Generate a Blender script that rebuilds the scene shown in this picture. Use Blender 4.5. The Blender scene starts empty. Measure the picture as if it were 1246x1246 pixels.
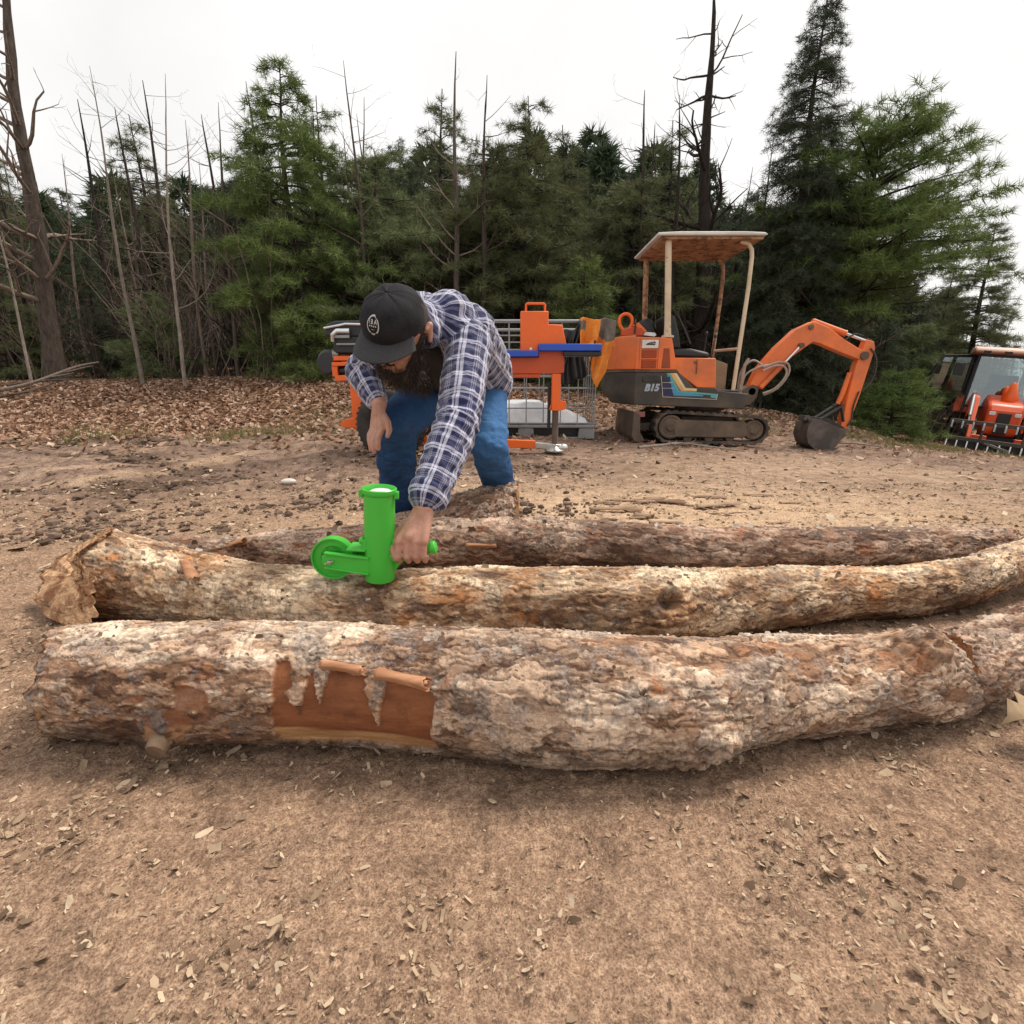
import bpy, bmesh, math, random
import numpy as np
from mathutils import Vector, Matrix, noise as mnoise

sc = bpy.context.scene
COL = sc.collection
R = math.radians

# ------------------------------------------------------------------ camera, world, sun, exposure
CAM_H = 0.72
PITCH = math.atan(157 / 640.0)
cam_d = bpy.data.cameras.new('camera')
cam_d.sensor_width = 36.0
cam_d.lens = 36.0 * 640 / 1246
cam_d.clip_start = 0.02
cam_d.clip_end = 500
cam = bpy.data.objects.new('camera', cam_d)
COL.objects.link(cam)
cam.location = (0, 0, CAM_H)
cam.rotation_euler = (math.pi / 2 - PITCH, 0, 0)
sc.camera = cam
sc.render.resolution_x = sc.render.resolution_y = 1024

SUN_EL, SUN_AZ = R(58), R(58)          # azimuth measured from +Y towards +X
world = bpy.data.worlds.new('World')
sc.world = world
world.use_nodes = True
wn, wl = world.node_tree.nodes, world.node_tree.links
wn.clear()
sky = wn.new('ShaderNodeTexSky')
sky.sky_type = 'NISHITA'
sky.sun_disc = False
sky.sun_elevation = SUN_EL
sky.sun_rotation = SUN_AZ
sky.air_density = 1.0
sky.dust_density = 6.0
cloud = wn.new('ShaderNodeTexNoise')
cloud.inputs['Scale'].default_value = 2.2
cloud.inputs['Detail'].default_value = 6
cramp = wn.new('ShaderNodeValToRGB')
cramp.color_ramp.elements[0].position = 0.3
cramp.color_ramp.elements[0].color = (10.2, 10.1, 9.9, 1)
cramp.color_ramp.elements[1].position = 0.75
cramp.color_ramp.elements[1].color = (13.0, 12.7, 12.3, 1)
smix = wn.new('ShaderNodeMixRGB')
smix.inputs['Fac'].default_value = 0.86
bg = wn.new('ShaderNodeBackground')
bg.inputs['Strength'].default_value = 0.085
wo = wn.new('ShaderNodeOutputWorld')
wl.new(cloud.outputs['Fac'], cramp.inputs['Fac'])
wl.new(sky.outputs['Color'], smix.inputs['Color1'])
wl.new(cramp.outputs['Color'], smix.inputs['Color2'])
wl.new(smix.outputs['Color'], bg.inputs['Color'])
wl.new(bg.outputs['Background'], wo.inputs['Surface'])

sun_d = bpy.data.lights.new('sun', 'SUN')
sun_d.energy = 3.0
sun_d.angle = R(20)
sun_d.color = (1.0, 0.91, 0.80)
sun = bpy.data.objects.new('sun', sun_d)
COL.objects.link(sun)
sdir = Vector((math.sin(SUN_AZ) * math.cos(SUN_EL), math.cos(SUN_AZ) * math.cos(SUN_EL), math.sin(SUN_EL)))
sun.rotation_euler = sdir.to_track_quat('Z', 'Y').to_euler()

sc.view_settings.view_transform = 'Standard'
sc.view_settings.look = 'None'
sc.view_settings.exposure = 0.20
sc.view_settings.gamma = 1.0

# ------------------------------------------------------------------ noise
def _hash(ix, iy, iz, s):
    h = (ix.astype(np.int64) * 374761393 + iy.astype(np.int64) * 668265263 + iz.astype(np.int64) * 2147483647 + s * 974634777) & 0xffffffff
    h = ((h ^ (h >> 13)) * 1274126177) & 0xffffffff
    h = ((h ^ (h >> 16)) * 2246822519) & 0xffffffff
    return (h ^ (h >> 15)) & 0xffffffff

def pnoise(P, seed=0):
    """gradient noise, roughly -1..1, for an (N,3) array"""
    P = np.asarray(P, dtype=np.float64)
    I = np.floor(P).astype(np.int64)
    f = P - I
    w = f * f * f * (f * (f * 6 - 15) + 10)
    out = 0
    for dx in (0, 1):
        wx = w[:, 0] if dx else 1 - w[:, 0]
        for dy in (0, 1):
            wy = w[:, 1] if dy else 1 - w[:, 1]
            for dz in (0, 1):
                wz = w[:, 2] if dz else 1 - w[:, 2]
                h = _hash(I[:, 0] + dx, I[:, 1] + dy, I[:, 2] + dz, seed)
                gx = ((h & 1023) / 511.5 - 1)
                gy = (((h >> 10) & 1023) / 511.5 - 1)
                gz = (((h >> 20) & 1023) / 511.5 - 1)
                out = out + wx * wy * wz * (gx * (f[:, 0] - dx) + gy * (f[:, 1] - dy) + gz * (f[:, 2] - dz))
    return out * 1.35

def fbm(P, oct=4, seed=0, lac=2.0, gain=0.5):
    P = np.asarray(P, dtype=np.float64)
    s, a, t = 0, 1.0, 0
    for k in range(oct):
        s = s + a * pnoise(P * lac ** k + 17.3 * k, seed + k)
        t += a
        a *= gain
    return s / t

def sstep(a, b, x):
    t = np.clip((np.asarray(x, dtype=float) - a) / (b - a), 0, 1)
    return t * t * (3 - 2 * t)

# ------------------------------------------------------------------ object helpers
def tag(o, label=None, cat=None, group=None, kind=None):
    if label: o['label'] = label
    if cat: o['category'] = cat
    if group: o['group'] = group
    if kind: o['kind'] = kind
    return o

def link(o, parent=None):
    COL.objects.link(o)
    if parent is not None: o.parent = parent
    return o

def thing(name, label, cat, loc=(0, 0, 0), rot=(0, 0, 0), group=None):
    o = bpy.data.objects.new(name, None)
    o.empty_display_size = 0.1
    o.location = loc
    o.rotation_euler = rot
    link(o)
    return tag(o, label, cat, group)

def children(o):
    return [c for c in COL.objects if c.parent == o]

def copy_tree(o, parent=None):
    c = o.copy()
    COL.objects.link(c)
    if parent is not None: c.parent = parent
    for ch in children(o): copy_tree(ch, c)
    return c

def mesh_np(name, V, F, mat, parent=None, smooth=True, attrs=None, mats=None, fmat=None):
    """one mesh object from arrays: V (N,3), F (M,k)"""
    V = np.asarray(V, dtype=np.float32); F = np.asarray(F, dtype=np.int32)
    me = bpy.data.meshes.new(name)
    me.vertices.add(len(V)); me.vertices.foreach_set('co', V.ravel())
    m, k = F.shape
    me.loops.add(m * k); me.loops.foreach_set('vertex_index', F.ravel())
    me.polygons.add(m)
    me.polygons.foreach_set('loop_start', np.arange(0, m * k, k, dtype=np.int32))
    me.polygons.foreach_set('loop_total', np.full(m, k, dtype=np.int32))
    me.polygons.foreach_set('use_smooth', np.full(m, smooth, dtype=bool))
    for mm in (mats or [mat]): me.materials.append(mm)
    if fmat is not None: me.polygons.foreach_set('material_index', np.asarray(fmat, dtype=np.int32))
    for kx, a in (attrs or {}).items():
        at_ = me.attributes.new(kx, 'FLOAT', 'POINT')
        at_.data.foreach_set('value', np.asarray(a, dtype=np.float32))
    me.update(calc_edges=True)
    me.validate()
    return link(bpy.data.objects.new(name, me), parent)

def grid_faces(nu, nv, wrap=False):
    a = np.arange(nu * nv).reshape(nu, nv)
    if wrap: a = np.concatenate([a, a[:, :1]], axis=1)
    return np.stack([a[:-1, :-1], a[1:, :-1], a[1:, 1:], a[:-1, 1:]], -1).reshape(-1, 4)

def frame_of(d):
    d = Vector(d).normalized()
    up = Vector((0, 0, 1)) if abs(d.z) < 0.95 else Vector((1, 0, 0))
    a = d.cross(up).normalized()
    return d, a, a.cross(d).normalized()

class MB:
    """collects shapes, then links them as ONE mesh object"""
    def __init__(s, off=(0, 0, 0)):
        s.v, s.f, s.off = [], [], Vector(off)
    def add(s, vs, fs):
        n = len(s.v)
        s.v += [Vector(v) for v in vs]
        s.f += [tuple(i + n for i in f) for f in fs]
        return s
    def box(s, c, size, rot=None):
        c = Vector(c); hx, hy, hz = [q / 2 for q in size]
        M = rot if rot is not None else Matrix.Identity(3)
        vs = [c + M @ Vector((x * hx, y * hy, z * hz)) for x in (-1, 1) for y in (-1, 1) for z in (-1, 1)]
        return s.add(vs, [(0, 1, 3, 2), (4, 6, 7, 5), (0, 4, 5, 1), (2, 3, 7, 6), (0, 2, 6, 4), (1, 5, 7, 3)])
    def bar(s, p, q, w, h, up=(0, 0, 1)):
        p, q = Vector(p), Vector(q)
        d = (q - p); L = d.length; d.normalize()
        u = Vector(up); a = d.cross(u)
        if a.length < 1e-4: a = d.cross(Vector((1, 0, 0)))
        a.normalize(); b = a.cross(d).normalized()
        M = Matrix((d, a, b)).transposed()
        return s.box((p + q) / 2, (L, w, h), M)
    def prism(s, prof, axis, a0, a1):
        """extrude a 2D profile: axis 'y' -> (x,z) profile, 'x' -> (y,z), 'z' -> (x,y)"""
        n = len(prof)
        def P(p, a):
            return {'y': (p[0], a, p[1]), 'x': (a, p[0], p[1]), 'z': (p[0], p[1], a)}[axis]
        vs = [P(p, a0) for p in prof] + [P(p, a1) for p in prof]
        fs = [tuple(range(n)), tuple(range(2 * n - 1, n - 1, -1))]
        fs += [(i, n + i, n + (i + 1) % n, (i + 1) % n) for i in range(n)]
        return s.add(vs, fs)
    def tube(s, pts, rad, n=8, caps=True):
        pts = [Vector(p) for p in pts]
        m = len(pts)
        if not hasattr(rad, '__len__'): rad = [rad] * m
        d, a, b = frame_of(pts[1] - pts[0])
        vs = []
        for i, p in enumerate(pts):
            t = (pts[min(i + 1, m - 1)] - pts[max(i - 1, 0)])
            if t.length > 1e-9: t.normalize()
            else: t = d
            a = (a - t * a.dot(t))
            if a.length < 1e-5: a = frame_of(t)[1]
            a.normalize(); b = t.cross(a)
            for k in range(n):
                w = 2 * math.pi * k / n
                vs.append(p + (a * math.cos(w) + b * math.sin(w)) * rad[i])
        fs = [(i * n + k, i * n + (k + 1) % n, (i + 1) * n + (k + 1) % n, (i + 1) * n + k) for i in range(m - 1) for k in range(n)]
        if caps:
            fs.append(tuple(range(n - 1, -1, -1))); fs.append(tuple((m - 1) * n + k for k in range(n)))
        return s.add(vs, fs)
    def lathe(s, prof, c, axis=(0, 0, 1), n=24, closed=False):
        """prof: list of (radius, height along axis)"""
        d, a, b = frame_of(axis); c = Vector(c)
        m = len(prof); vs = []
        for r, h in prof:
            for k in range(n):
                w = 2 * math.pi * k / n
                vs.append(c + d * h + (a * math.cos(w) + b * math.sin(w)) * r)
        fs = [(i * n + k, i * n + (k + 1) % n, (i + 1) * n + (k + 1) % n, (i + 1) * n + k) for i in range(m - 1) for k in range(n)]
        if closed:
            i = m - 1
            fs += [(i * n + k, i * n + (k + 1) % n, (k + 1) % n, k) for k in range(n)]
        else:
            if prof[0][0] > 1e-6: fs.append(tuple(range(n - 1, -1, -1)))
            if prof[-1][0] > 1e-6: fs.append(tuple((m - 1) * n + k for k in range(n)))
        return s.add(vs, fs)
    def ball(s, c, r, nu=12, nv=8, M=None):
        c = Vector(c)
        if not hasattr(r, '__len__'): r = (r, r, r)
        M = M if M is not None else Matrix.Identity(3)
        vs = [c + M @ Vector((0, 0, -r[2]))]
        for j in range(1, nv):
            t = math.pi * j / nv - math.pi / 2
            for k in range(nu):
                w = 2 * math.pi * k / nu
                vs.append(c + M @ Vector((r[0] * math.cos(t) * math.cos(w), r[1] * math.cos(t) * math.sin(w), r[2] * math.sin(t))))
        vs.append(c + M @ Vector((0, 0, r[2])))
        fs = [(0, 1 + (k + 1) % nu, 1 + k) for k in range(nu)]
        for j in range(nv - 2):
            fs += [(1 + j * nu + k, 1 + j * nu + (k + 1) % nu, 1 + (j + 1) * nu + (k + 1) % nu, 1 + (j + 1) * nu + k) for k in range(nu)]
        L = 1 + (nv - 1) * nu; o = 1 + (nv - 2) * nu
        fs += [(o + k, o + (k + 1) % nu, L) for k in range(nu)]
        return s.add(vs, fs)
    def build(s, name, mat, parent=None, smooth=True, bevel=0, angle=35, fix=True):
        me = bpy.data.meshes.new(name)
        me.from_pydata([tuple(v - s.off) for v in s.v], [], s.f)
        if fix:
            bm = bmesh.new(); bm.from_mesh(me)
            bmesh.ops.recalc_face_normals(bm, faces=bm.faces[:])
            bm.to_mesh(me); bm.free()
        me.materials.append(mat)
        me.polygons.foreach_set('use_smooth', [smooth] * len(me.polygons))
        if smooth: me.set_sharp_from_angle(angle=R(angle))
        o = link(bpy.data.objects.new(name, me), parent)
        if bevel:
            b = o.modifiers.new('bevel', 'BEVEL'); b.width = bevel; b.segments = 2; b.limit_method = 'ANGLE'; b.angle_limit = R(40)
        return o

def evaluated_arrays(V, F, mods):
    """run modifiers on raw geometry and return new (verts, faces)"""
    me = bpy.data.meshes.new('work'); me.from_pydata([tuple(v) for v in V], [], F)
    o = bpy.data.objects.new('work', me); COL.objects.link(o)
    for t, kw in mods:
        m = o.modifiers.new(t, t)
        for k, v in kw.items(): setattr(m, k, v)
    dg = bpy.context.evaluated_depsgraph_get()
    e = o.evaluated_get(dg).to_mesh()
    n = len(e.vertices); A = np.empty(n * 3, dtype=np.float32); e.vertices.foreach_get('co', A)
    Fs = [tuple(p.vertices) for p in e.polygons]
    o.evaluated_get(dg).to_mesh_clear()
    bpy.data.objects.remove(o); bpy.data.meshes.remove(me)
    return A.reshape(-1, 3).astype(np.float64), Fs

# ------------------------------------------------------------------ materials
class NT:
    """tiny node-tree writer"""
    def __init__(s, name):
        s.m = bpy.data.materials.new(name); s.m.use_nodes = True
        s.n, s.l = s.m.node_tree.nodes, s.m.node_tree.links
        s.bsdf = s.n['Principled BSDF']; s.out = s.n['Material Output']
    def new(s, t, **kw):
        x = s.n.new(t)
        for k, v in kw.items():
            if k.startswith('i_'): x.inputs[k[2:].replace('_', ' ')].default_value = v
            else: setattr(x, k, v)
        return x
    def lk(s, a, b): s.l.new(a, b)
    def obj(s):
        return s.new('ShaderNodeTexCoord').outputs['Object']
    def mapped(s, scale=(1, 1, 1), src=None):
        mp = s.new('ShaderNodeMapping'); mp.inputs['Scale'].default_value = scale
        s.lk(src or s.obj(), mp.inputs['Vector']); return mp.outputs['Vector']
    def noise(s, scale, detail=4, rough=0.55, src=None, dist=0.0):
        x = s.new('ShaderNodeTexNoise'); x.inputs['Scale'].default_value = scale
        x.inputs['Detail'].default_value = detail; x.inputs['Roughness'].default_value = rough
        x.inputs['Distortion'].default_value = dist
        s.lk(src or s.obj(), x.inputs['Vector']); return x.outputs['Fac']
    def voro(s, scale, src=None, feature='F1', out='Distance'):
        x = s.new('ShaderNodeTexVoronoi'); x.feature = feature; x.inputs['Scale'].default_value = scale
        s.lk(src or s.obj(), x.inputs['Vector']); return x.outputs[out]
    def ramp(s, fac, stops, interp='LINEAR'):
        x = s.new('ShaderNodeValToRGB'); cr = x.color_ramp; cr.interpolation = interp
        while len(cr.elements) < len(stops): cr.elements.new(0.5)
        for e, (p, c) in zip(cr.elements, stops):
            e.position = p
            e.color = (c, c, c, 1) if not hasattr(c, '__len__') else (*c, 1)
        s.lk(fac, x.inputs['Fac']); return x.outputs['Color']
    def mix(s, fac, a, b, mode='MIX'):
        x = s.new('ShaderNodeMixRGB', blend_type=mode)
        for k, v in (('Fac', fac), ('Color1', a), ('Color2', b)):
            if hasattr(v, 'is_linked'): s.lk(v, x.inputs[k])
            elif hasattr(v, '__len__'): x.inputs[k].default_value = (*v, 1)
            elif k == 'Fac': x.inputs[k].default_value = v
            else: x.inputs[k].default_value = (v, v, v, 1)
        return x.outputs['Color']
    def math(s, op, a, b=0.5, clamp=False):
        x = s.new('ShaderNodeMath', operation=op); x.use_clamp = clamp
        for i, v in enumerate((a, b)):
            if hasattr(v, 'is_linked'): s.lk(v, x.inputs[i])
            else: x.inputs[i].default_value = v
        return x.outputs[0]
    def attr(s, name):
        return s.new('ShaderNodeAttribute', attribute_name=name).outputs['Fac']
    def bump(s, h, strength=0.5, dist=0.01, nrm=None):
        x = s.new('ShaderNodeBump'); x.inputs['Strength'].default_value = strength; x.inputs['Distance'].default_value = dist
        s.lk(h, x.inputs['Height'])
        if nrm is not None: s.lk(nrm, x.inputs['Normal'])
        s.lk(x.outputs['Normal'], s.bsdf.inputs['Normal']); return x.outputs['Normal']
    def color(s, c):
        if hasattr(c, 'is_linked'): s.lk(c, s.bsdf.inputs['Base Color'])
        else: s.bsdf.inputs['Base Color'].default_value = (*c, 1)
        return s
    def rough(s, r):
        if hasattr(r, 'is_linked'): s.lk(r, s.bsdf.inputs['Roughness'])
        else: s.bsdf.inputs['Roughness'].default_value = r
        return s
    def metal(s, r): s.bsdf.inputs['Metallic'].default_value = r; return s

def worn(name, col, dirt=(0.09, 0.065, 0.045), amount=0.35, rough=0.5, metal=0.0, scale=6.0, bump=0.15, rust=None, rust_amt=0.3):
    """painted or bare surface with mottled dirt, fine scratches and optional rust"""
    t = NT(name)
    n1 = t.noise(scale, 6, 0.65)
    n2 = t.noise(scale * 9, 5, 0.7)
    d = t.math('MULTIPLY', t.ramp(n1, [(0.42, 0.0), (0.72, 1.0)]), amount, True)
    base = t.mix(t.ramp(n2, [(0.3, 0.0), (0.75, 0.22)]), col, tuple(c * 0.72 for c in col))
    c = t.mix(d, base, dirt)
    if rust:
        r = t.noise(scale * 2.3, 8, 0.75, dist=0.4)
        c = t.mix(t.ramp(r, [(0.62 - rust_amt * 0.3, 0.0), (0.68 - rust_amt * 0.2, 1.0)]), c, rust)
    t.color(c)
    t.rough(t.math('ADD', t.math('MULTIPLY', n2, 0.25), rough - 0.1, True)).metal(metal)
    t.bump(n2, bump, 0.004)
    return t.m

M = {}
# ------------------------------------------------------------------ ground
def ground_h(x, y):
    """smooth height of the yard and of the forest bank"""
    x = np.asarray(x, dtype=float); y = np.asarray(y, dtype=float)
    h = sstep(3.2, 6.0, y) * (0.11 - 0.058 * np.maximum(0, x - 0.3) - 0.045 * np.clip(x - 5, 0, 8))
    side = np.interp(x / np.maximum(y, 1.0), [-0.9, -0.3, 0.2, 0.45, 0.62, 0.75, 1.0], [0.62, 0.70, 0.48, 0.36, 0.25, 0.02, -0.02])
    h = h + side * sstep(6.3, 10.2, y)
    hill = np.interp(x / np.maximum(y, 1.0), [-1.2, 0.45, 0.75, 1.0], [0.10, 0.10, 0.05, 0.0])
    h = h + hill * np.maximum(0, y - 11.0)
    return h

def ground_full(x, y):
    P = np.stack([x, y, np.zeros_like(x)], -1)
    h = ground_h(x, y)
    near = 1 - sstep(5, 9, y)
    h = h + fbm(P * 0.55, 3, 11) * 0.05 * sstep(1.8, 3.5, y)
    rut = np.exp(-((y - 4.6 - 0.18 * (x + 1.5) - 0.25 * np.sin(x * 0.9)) / 0.28) ** 2) * sstep(-0.6, -1.6, -(-x - 0.0)) if False else 0
    # churned soil heaps and shallow tyre ruts on the left of the yard
    m = sstep(-0.4, -1.2, x) * sstep(2.9, 3.6, y) * sstep(6.6, 5.4, y)
    h = h + m * (fbm(P * np.array([1.3, 3.2, 1]), 5, 31) * 0.15)
    h = h + fbm(P * 7, 4, 21) * 0.012 + np.abs(fbm(P * 19, 3, 41)) * 0.012 * (0.4 + near)
    return h

def gz(x, y): return float(ground_h(np.array([x]), np.array([y]))[0])

def stretched(a, b, fine0, fine1, step, grow):
    c = list(np.arange(fine0, fine1, step)); s = step
    while c[-1] < b: s *= grow; c.append(c[-1] + s)
    s = step
    while c[0] > a: s *= grow; c.insert(0, c[0] - s)
    return np.array(c)

gxs = stretched(-70, 80, -1.7, 1.7, 0.0095, 1.022)
gys = stretched(-8, 110, 0.22, 2.9, 0.0095, 1.02)
GX, GY = np.meshgrid(gxs, gys, indexing='ij')
gxv, gyv = GX.ravel(), GY.ravel()
gzv = ground_full(gxv, gyv)
P0 = np.stack([gxv, gyv, np.zeros_like(gxv)], -1)
nearm = sstep(3.6, 2.2, gyv)
gzv = gzv + nearm * (fbm(P0 * 60, 3, 77) * 0.006 + np.maximum(0, fbm(P0 * 34, 2, 78)) * 0.010)
edge = 7.6 - 0.22 * np.clip(gxv + 1.5, -6, 0) * -1.0                      # where the leaf litter begins
edge = np.interp(gxv, [-12, -7, -4, -2, 1, 4, 8], [5.6, 5.9, 6.9, 7.8, 8.6, 8.9, 10.6])
edge = edge + fbm(P0 * 0.8, 4, 51) * 1.1
litter = sstep(-1.2, 0.6, gyv - edge)
ew = np.interp(gxv, [-12, -2, 2, 5, 9], [1.0, 1.0, 0.8, 1.0, 0.9])
grass = np.exp(-((gyv - edge + 0.9) / 0.75) ** 2) * ew * sstep(-0.15, 0.25, fbm(P0 * 0.9, 4, 61))
trk = lambda o: np.exp(-((gyv - (5.45 + 0.74 * (gxv + 1.9) + o + 0.10 * np.sin(gxv * 2.1))) / 0.13) ** 2) * sstep(-0.9, -1.6, gxv) * sstep(-7.5, -5, gxv)
tracks = (trk(0) + trk(-0.62) + 0.7 * trk(0.75)) * (0.6 + fbm(P0 * 2.2, 3, 62) * 0.8)
dust = 0.75 * np.clip(tracks, 0, 1) + 1.2 * np.exp(-(((gxv - 0.9) / 1.8) ** 2 + ((gyv - 2.9) / 0.85) ** 2)) + 0.5 * np.exp(-(((gxv - 3.0) / 2.2) ** 2 + ((gyv - 4.6) / 1.0) ** 2))
mud = 1.25 * sstep(-0.05, 0.25, fbm(P0 * np.array([0.7, 1.5, 1]), 4, 71)) * sstep(2.6, 3.4, gyv) * sstep(8, 6.3, gyv) * sstep(1.5, -0.5, gxv)

def ground_mat():
    t = NT('yard_soil')
    o = t.obj()
    n1 = t.noise(1.7, 6, 0.6, o); n2 = t.noise(11, 6, 0.7, o); n3 = t.noise(85, 4, 0.7, o); n4 = t.noise(300, 2, 0.6, o)
    soil = t.ramp(n1, [(0.3, (0.170, 0.110, 0.083)), (0.5, (0.265, 0.177, 0.134)), (0.72, (0.38, 0.270, 0.208))])
    soil = t.mix(t.ramp(n2, [(0.40, 0.8), (0.58, 0.0)]), soil, (0.105, 0.068, 0.048))
    soil = t.mix(t.math('MULTIPLY', t.attr('mud'), t.ramp(n2, [(0.3, 1.0), (0.75, 0.35)])), soil, (0.088, 0.056, 0.041))
    soil = t.mix(1.0, soil, t.ramp(n3, [(0.3, 0.55), (0.5, 1.0), (0.7, 1.4)]), 'MULTIPLY')
    saw = t.ramp(n3, [(0.3, (0.20, 0.120, 0.078)), (0.5, (0.33, 0.208, 0.132)), (0.7, (0.55, 0.385, 0.255))])
    nearf = t.math('MULTIPLY', t.attr('near'), t.ramp(n2, [(0.30, 0.25), (0.6, 0.8)]), True)
    c = t.mix(nearf, soil, saw)
    c = t.mix(t.math('MULTIPLY', t.attr('dust'), t.ramp(n2, [(0.3, 0.35), (0.65, 1.0)]), True), c, t.ramp(n3, [(0.3, (0.40, 0.255, 0.155)), (0.7, (0.74, 0.54, 0.36))]))
    lf = t.ramp(t.voro(17, o, 'F1', 'Color'), [(0.1, (0.11, 0.062, 0.038)), (0.45, (0.29, 0.175, 0.11)), (0.9, (0.52, 0.36, 0.25))])
    c = t.mix(t.math('MULTIPLY', t.attr('litter'), t.ramp(n2, [(0.25, 0.5), (0.5, 1.0)]), True), c, lf)
    c = t.mix(t.math('MULTIPLY', t.attr('grass'), t.ramp(n2, [(0.4, 0.0), (0.62, 0.75)]), True), c, (0.13, 0.135, 0.05))
    sp = t.ramp(n4, [(0.32, 0.55), (0.5, 1.0), (0.72, 1.35)])
    c = t.mix(1.0, c, sp, 'MULTIPLY')
    t.color(c); t.rough(0.95); t.bsdf.inputs['Specular IOR Level'].default_value = 0.15
    hh = t.math('ADD', t.math('MULTIPLY', n3, 0.6), t.math('MULTIPLY', n4, 0.4))
    t.bump(hh, 0.9, 0.008)
    return t.m

ground = mesh_np('ground', np.stack([gxv, gyv, gzv], -1), grid_faces(len(gxs), len(gys)), ground_mat(), attrs={
    'litter': litter, 'grass': grass, 'near': sstep(4.2, 2.4, gyv), 'dust': np.clip(dust, 0, 1), 'mud': mud})
ground['kind'] = 'structure'

def gsurf(x, y):
    """height of the finished ground mesh by nearest grid point"""
    i = np.clip(np.searchsorted(gxs, x), 0, len(gxs) - 1); j = np.clip(np.searchsorted(gys, y), 0, len(gys) - 1)
    return gzv.reshape(len(gxs), len(gys))[i, j]

# clods of turned soil
def clods(name, X, Y, S, mat, rg):
    n = len(X); ico = np.array([(0, 0, 1), (.89, 0, .45), (.28, .85, .45), (-.72, .53, .45), (-.72, -.53, .45), (.28, -.85, .45), (.72, .53, -.45), (-.28, .85, -.45), (-.89, 0, -.45), (-.28, -.85, -.45), (.72, -.53, -.45)])
    fc = np.array([(0, 1, 2), (0, 2, 3), (0, 3, 4), (0, 4, 5), (0, 5, 1), (1, 6, 2), (2, 6, 7), (2, 7, 3), (3, 7, 8), (3, 8, 4), (4, 8, 9), (4, 9, 5), (5, 9, 10), (5, 10, 1), (1, 10, 6)])
    V = ico[None] * rg.uniform(.6, 1.25, (n, 11, 1)) * S[:, None, None] * rg.uniform(.6, 1.3, (n, 1, 3)) * np.array([1, 1, .7])
    V = V + np.stack([X, Y, gsurf(X, Y) + S * .15], -1)[:, None]
    F = (np.arange(n)[:, None, None] * 11 + fc[None]).reshape(-1, 3)
    return mesh_np(name, V.reshape(-1, 3), F, mat, smooth=False)

# --- scattered litter: masses nobody could count
rng = np.random.default_rng(5)
def island_mat(name, stops, rough=0.85, trans=0.0, specular=0.2):
    t = NT(name)
    g = t.new('ShaderNodeNewGeometry').outputs['Random Per Island']
    c = t.ramp(g, stops)
    c = t.mix(t.ramp(t.noise(40, 3), [(0.3, 0.35), (0.7, 0.0)]), c, (0.06, 0.04, 0.025))
    t.color(c); t.rough(rough); t.bsdf.inputs['Specular IOR Level'].default_value = specular
    if trans:
        tr = t.new('ShaderNodeBsdfTranslucent'); t.lk(c, tr.inputs['Color'])
        mx = t.new('ShaderNodeMixShader'); mx.inputs['Fac'].default_value = trans
        t.lk(t.bsdf.outputs[0], mx.inputs[1]); t.lk(tr.outputs[0], mx.inputs[2]); t.lk(mx.outputs[0], t.out.inputs['Surface'])
    return t.m

def strips(name, X, Y, Z, L, W, mat, curl=0.35, tilt=0.35, rg=rng, thick=False):
    """many little bent pieces (2x1 quads with a fold) as one mesh"""
    n = len(X)
    az = rg.uniform(0, 2 * np.pi, n)
    d = np.stack([np.cos(az), np.sin(az), rg.normal(0, tilt, n)], -1); d /= np.linalg.norm(d, axis=1)[:, None]
    s = np.stack([-np.sin(az), np.cos(az), rg.normal(0, tilt, n)], -1); s /= np.linalg.norm(s, axis=1)[:, None]
    u = np.cross(d, s)
    C = np.stack([X, Y, Z], -1)
    L = np.broadcast_to(L, (n,))[:, None]; W = np.broadcast_to(W, (n,))[:, None]
    k = (rg.uniform(-0.2, 1.0, n) * curl)[:, None]
    e1, e2, e3, e4 = rg.uniform(0.05, 0.62, (4, n, 1))
    V = np.stack([C - d * L / 2 - s * W * e1 + u * L * k * .5, C - d * L / 2 + s * W * e2 + u * L * k * .5,
                  C + s * W / 2 - u * L * 0.05, C - s * W / 2 + u * W * k,
                  C + d * L / 2 - s * W * e3 + u * L * k * .5, C + d * L / 2 + s * W * e4 + u * L * k * .6], 1)
    b = np.arange(n)[:, None] * 6
    F = np.concatenate([b + np.array([[0, 1, 2, 3]]), b + np.array([[3, 2, 5, 4]])], 0)
    return mesh_np(name, V.reshape(-1, 3), F, mat, smooth=False)

leaf_m = island_mat('dry_leaf', [(0.0, (0.17, 0.090, 0.055)), (0.4, (0.36, 0.205, 0.130)), (0.75, (0.55, 0.36, 0.25)), (1.0, (0.78, 0.60, 0.47))], trans=0.25)
N = 150000
yy = rng.uniform(5.0, 13.0, N); xx = rng.uniform(-13, 10.5, N)
ed = np.interp(xx, [-12, -7, -4, -2, 1, 4, 8], [5.6, 5.9, 6.9, 7.8, 8.6, 8.9, 10.6]) + fbm(np.stack([xx, yy, 0 * xx], -1) * 0.8, 4, 51) * 1.1
pr = np.where(yy > ed, 1.0, np.exp(-(ed - yy) / 1.0) * 0.55) * np.where(xx > 2.5, 0.55, 1.0)
ok = rng.uniform(0, 1, N) < pr
xx, yy = xx[ok], yy[ok]
s_ = rng.uniform(0.035, 0.085, len(xx))
leaves = strips('leaf_litter', xx, yy, gsurf(xx, yy) + 0.015, s_, s_ * 0.7, leaf_m, 0.45, 0.5)
tag(leaves, kind='stuff', label='brown fallen leaves covering the bank below the woods', cat='leaves')

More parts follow.
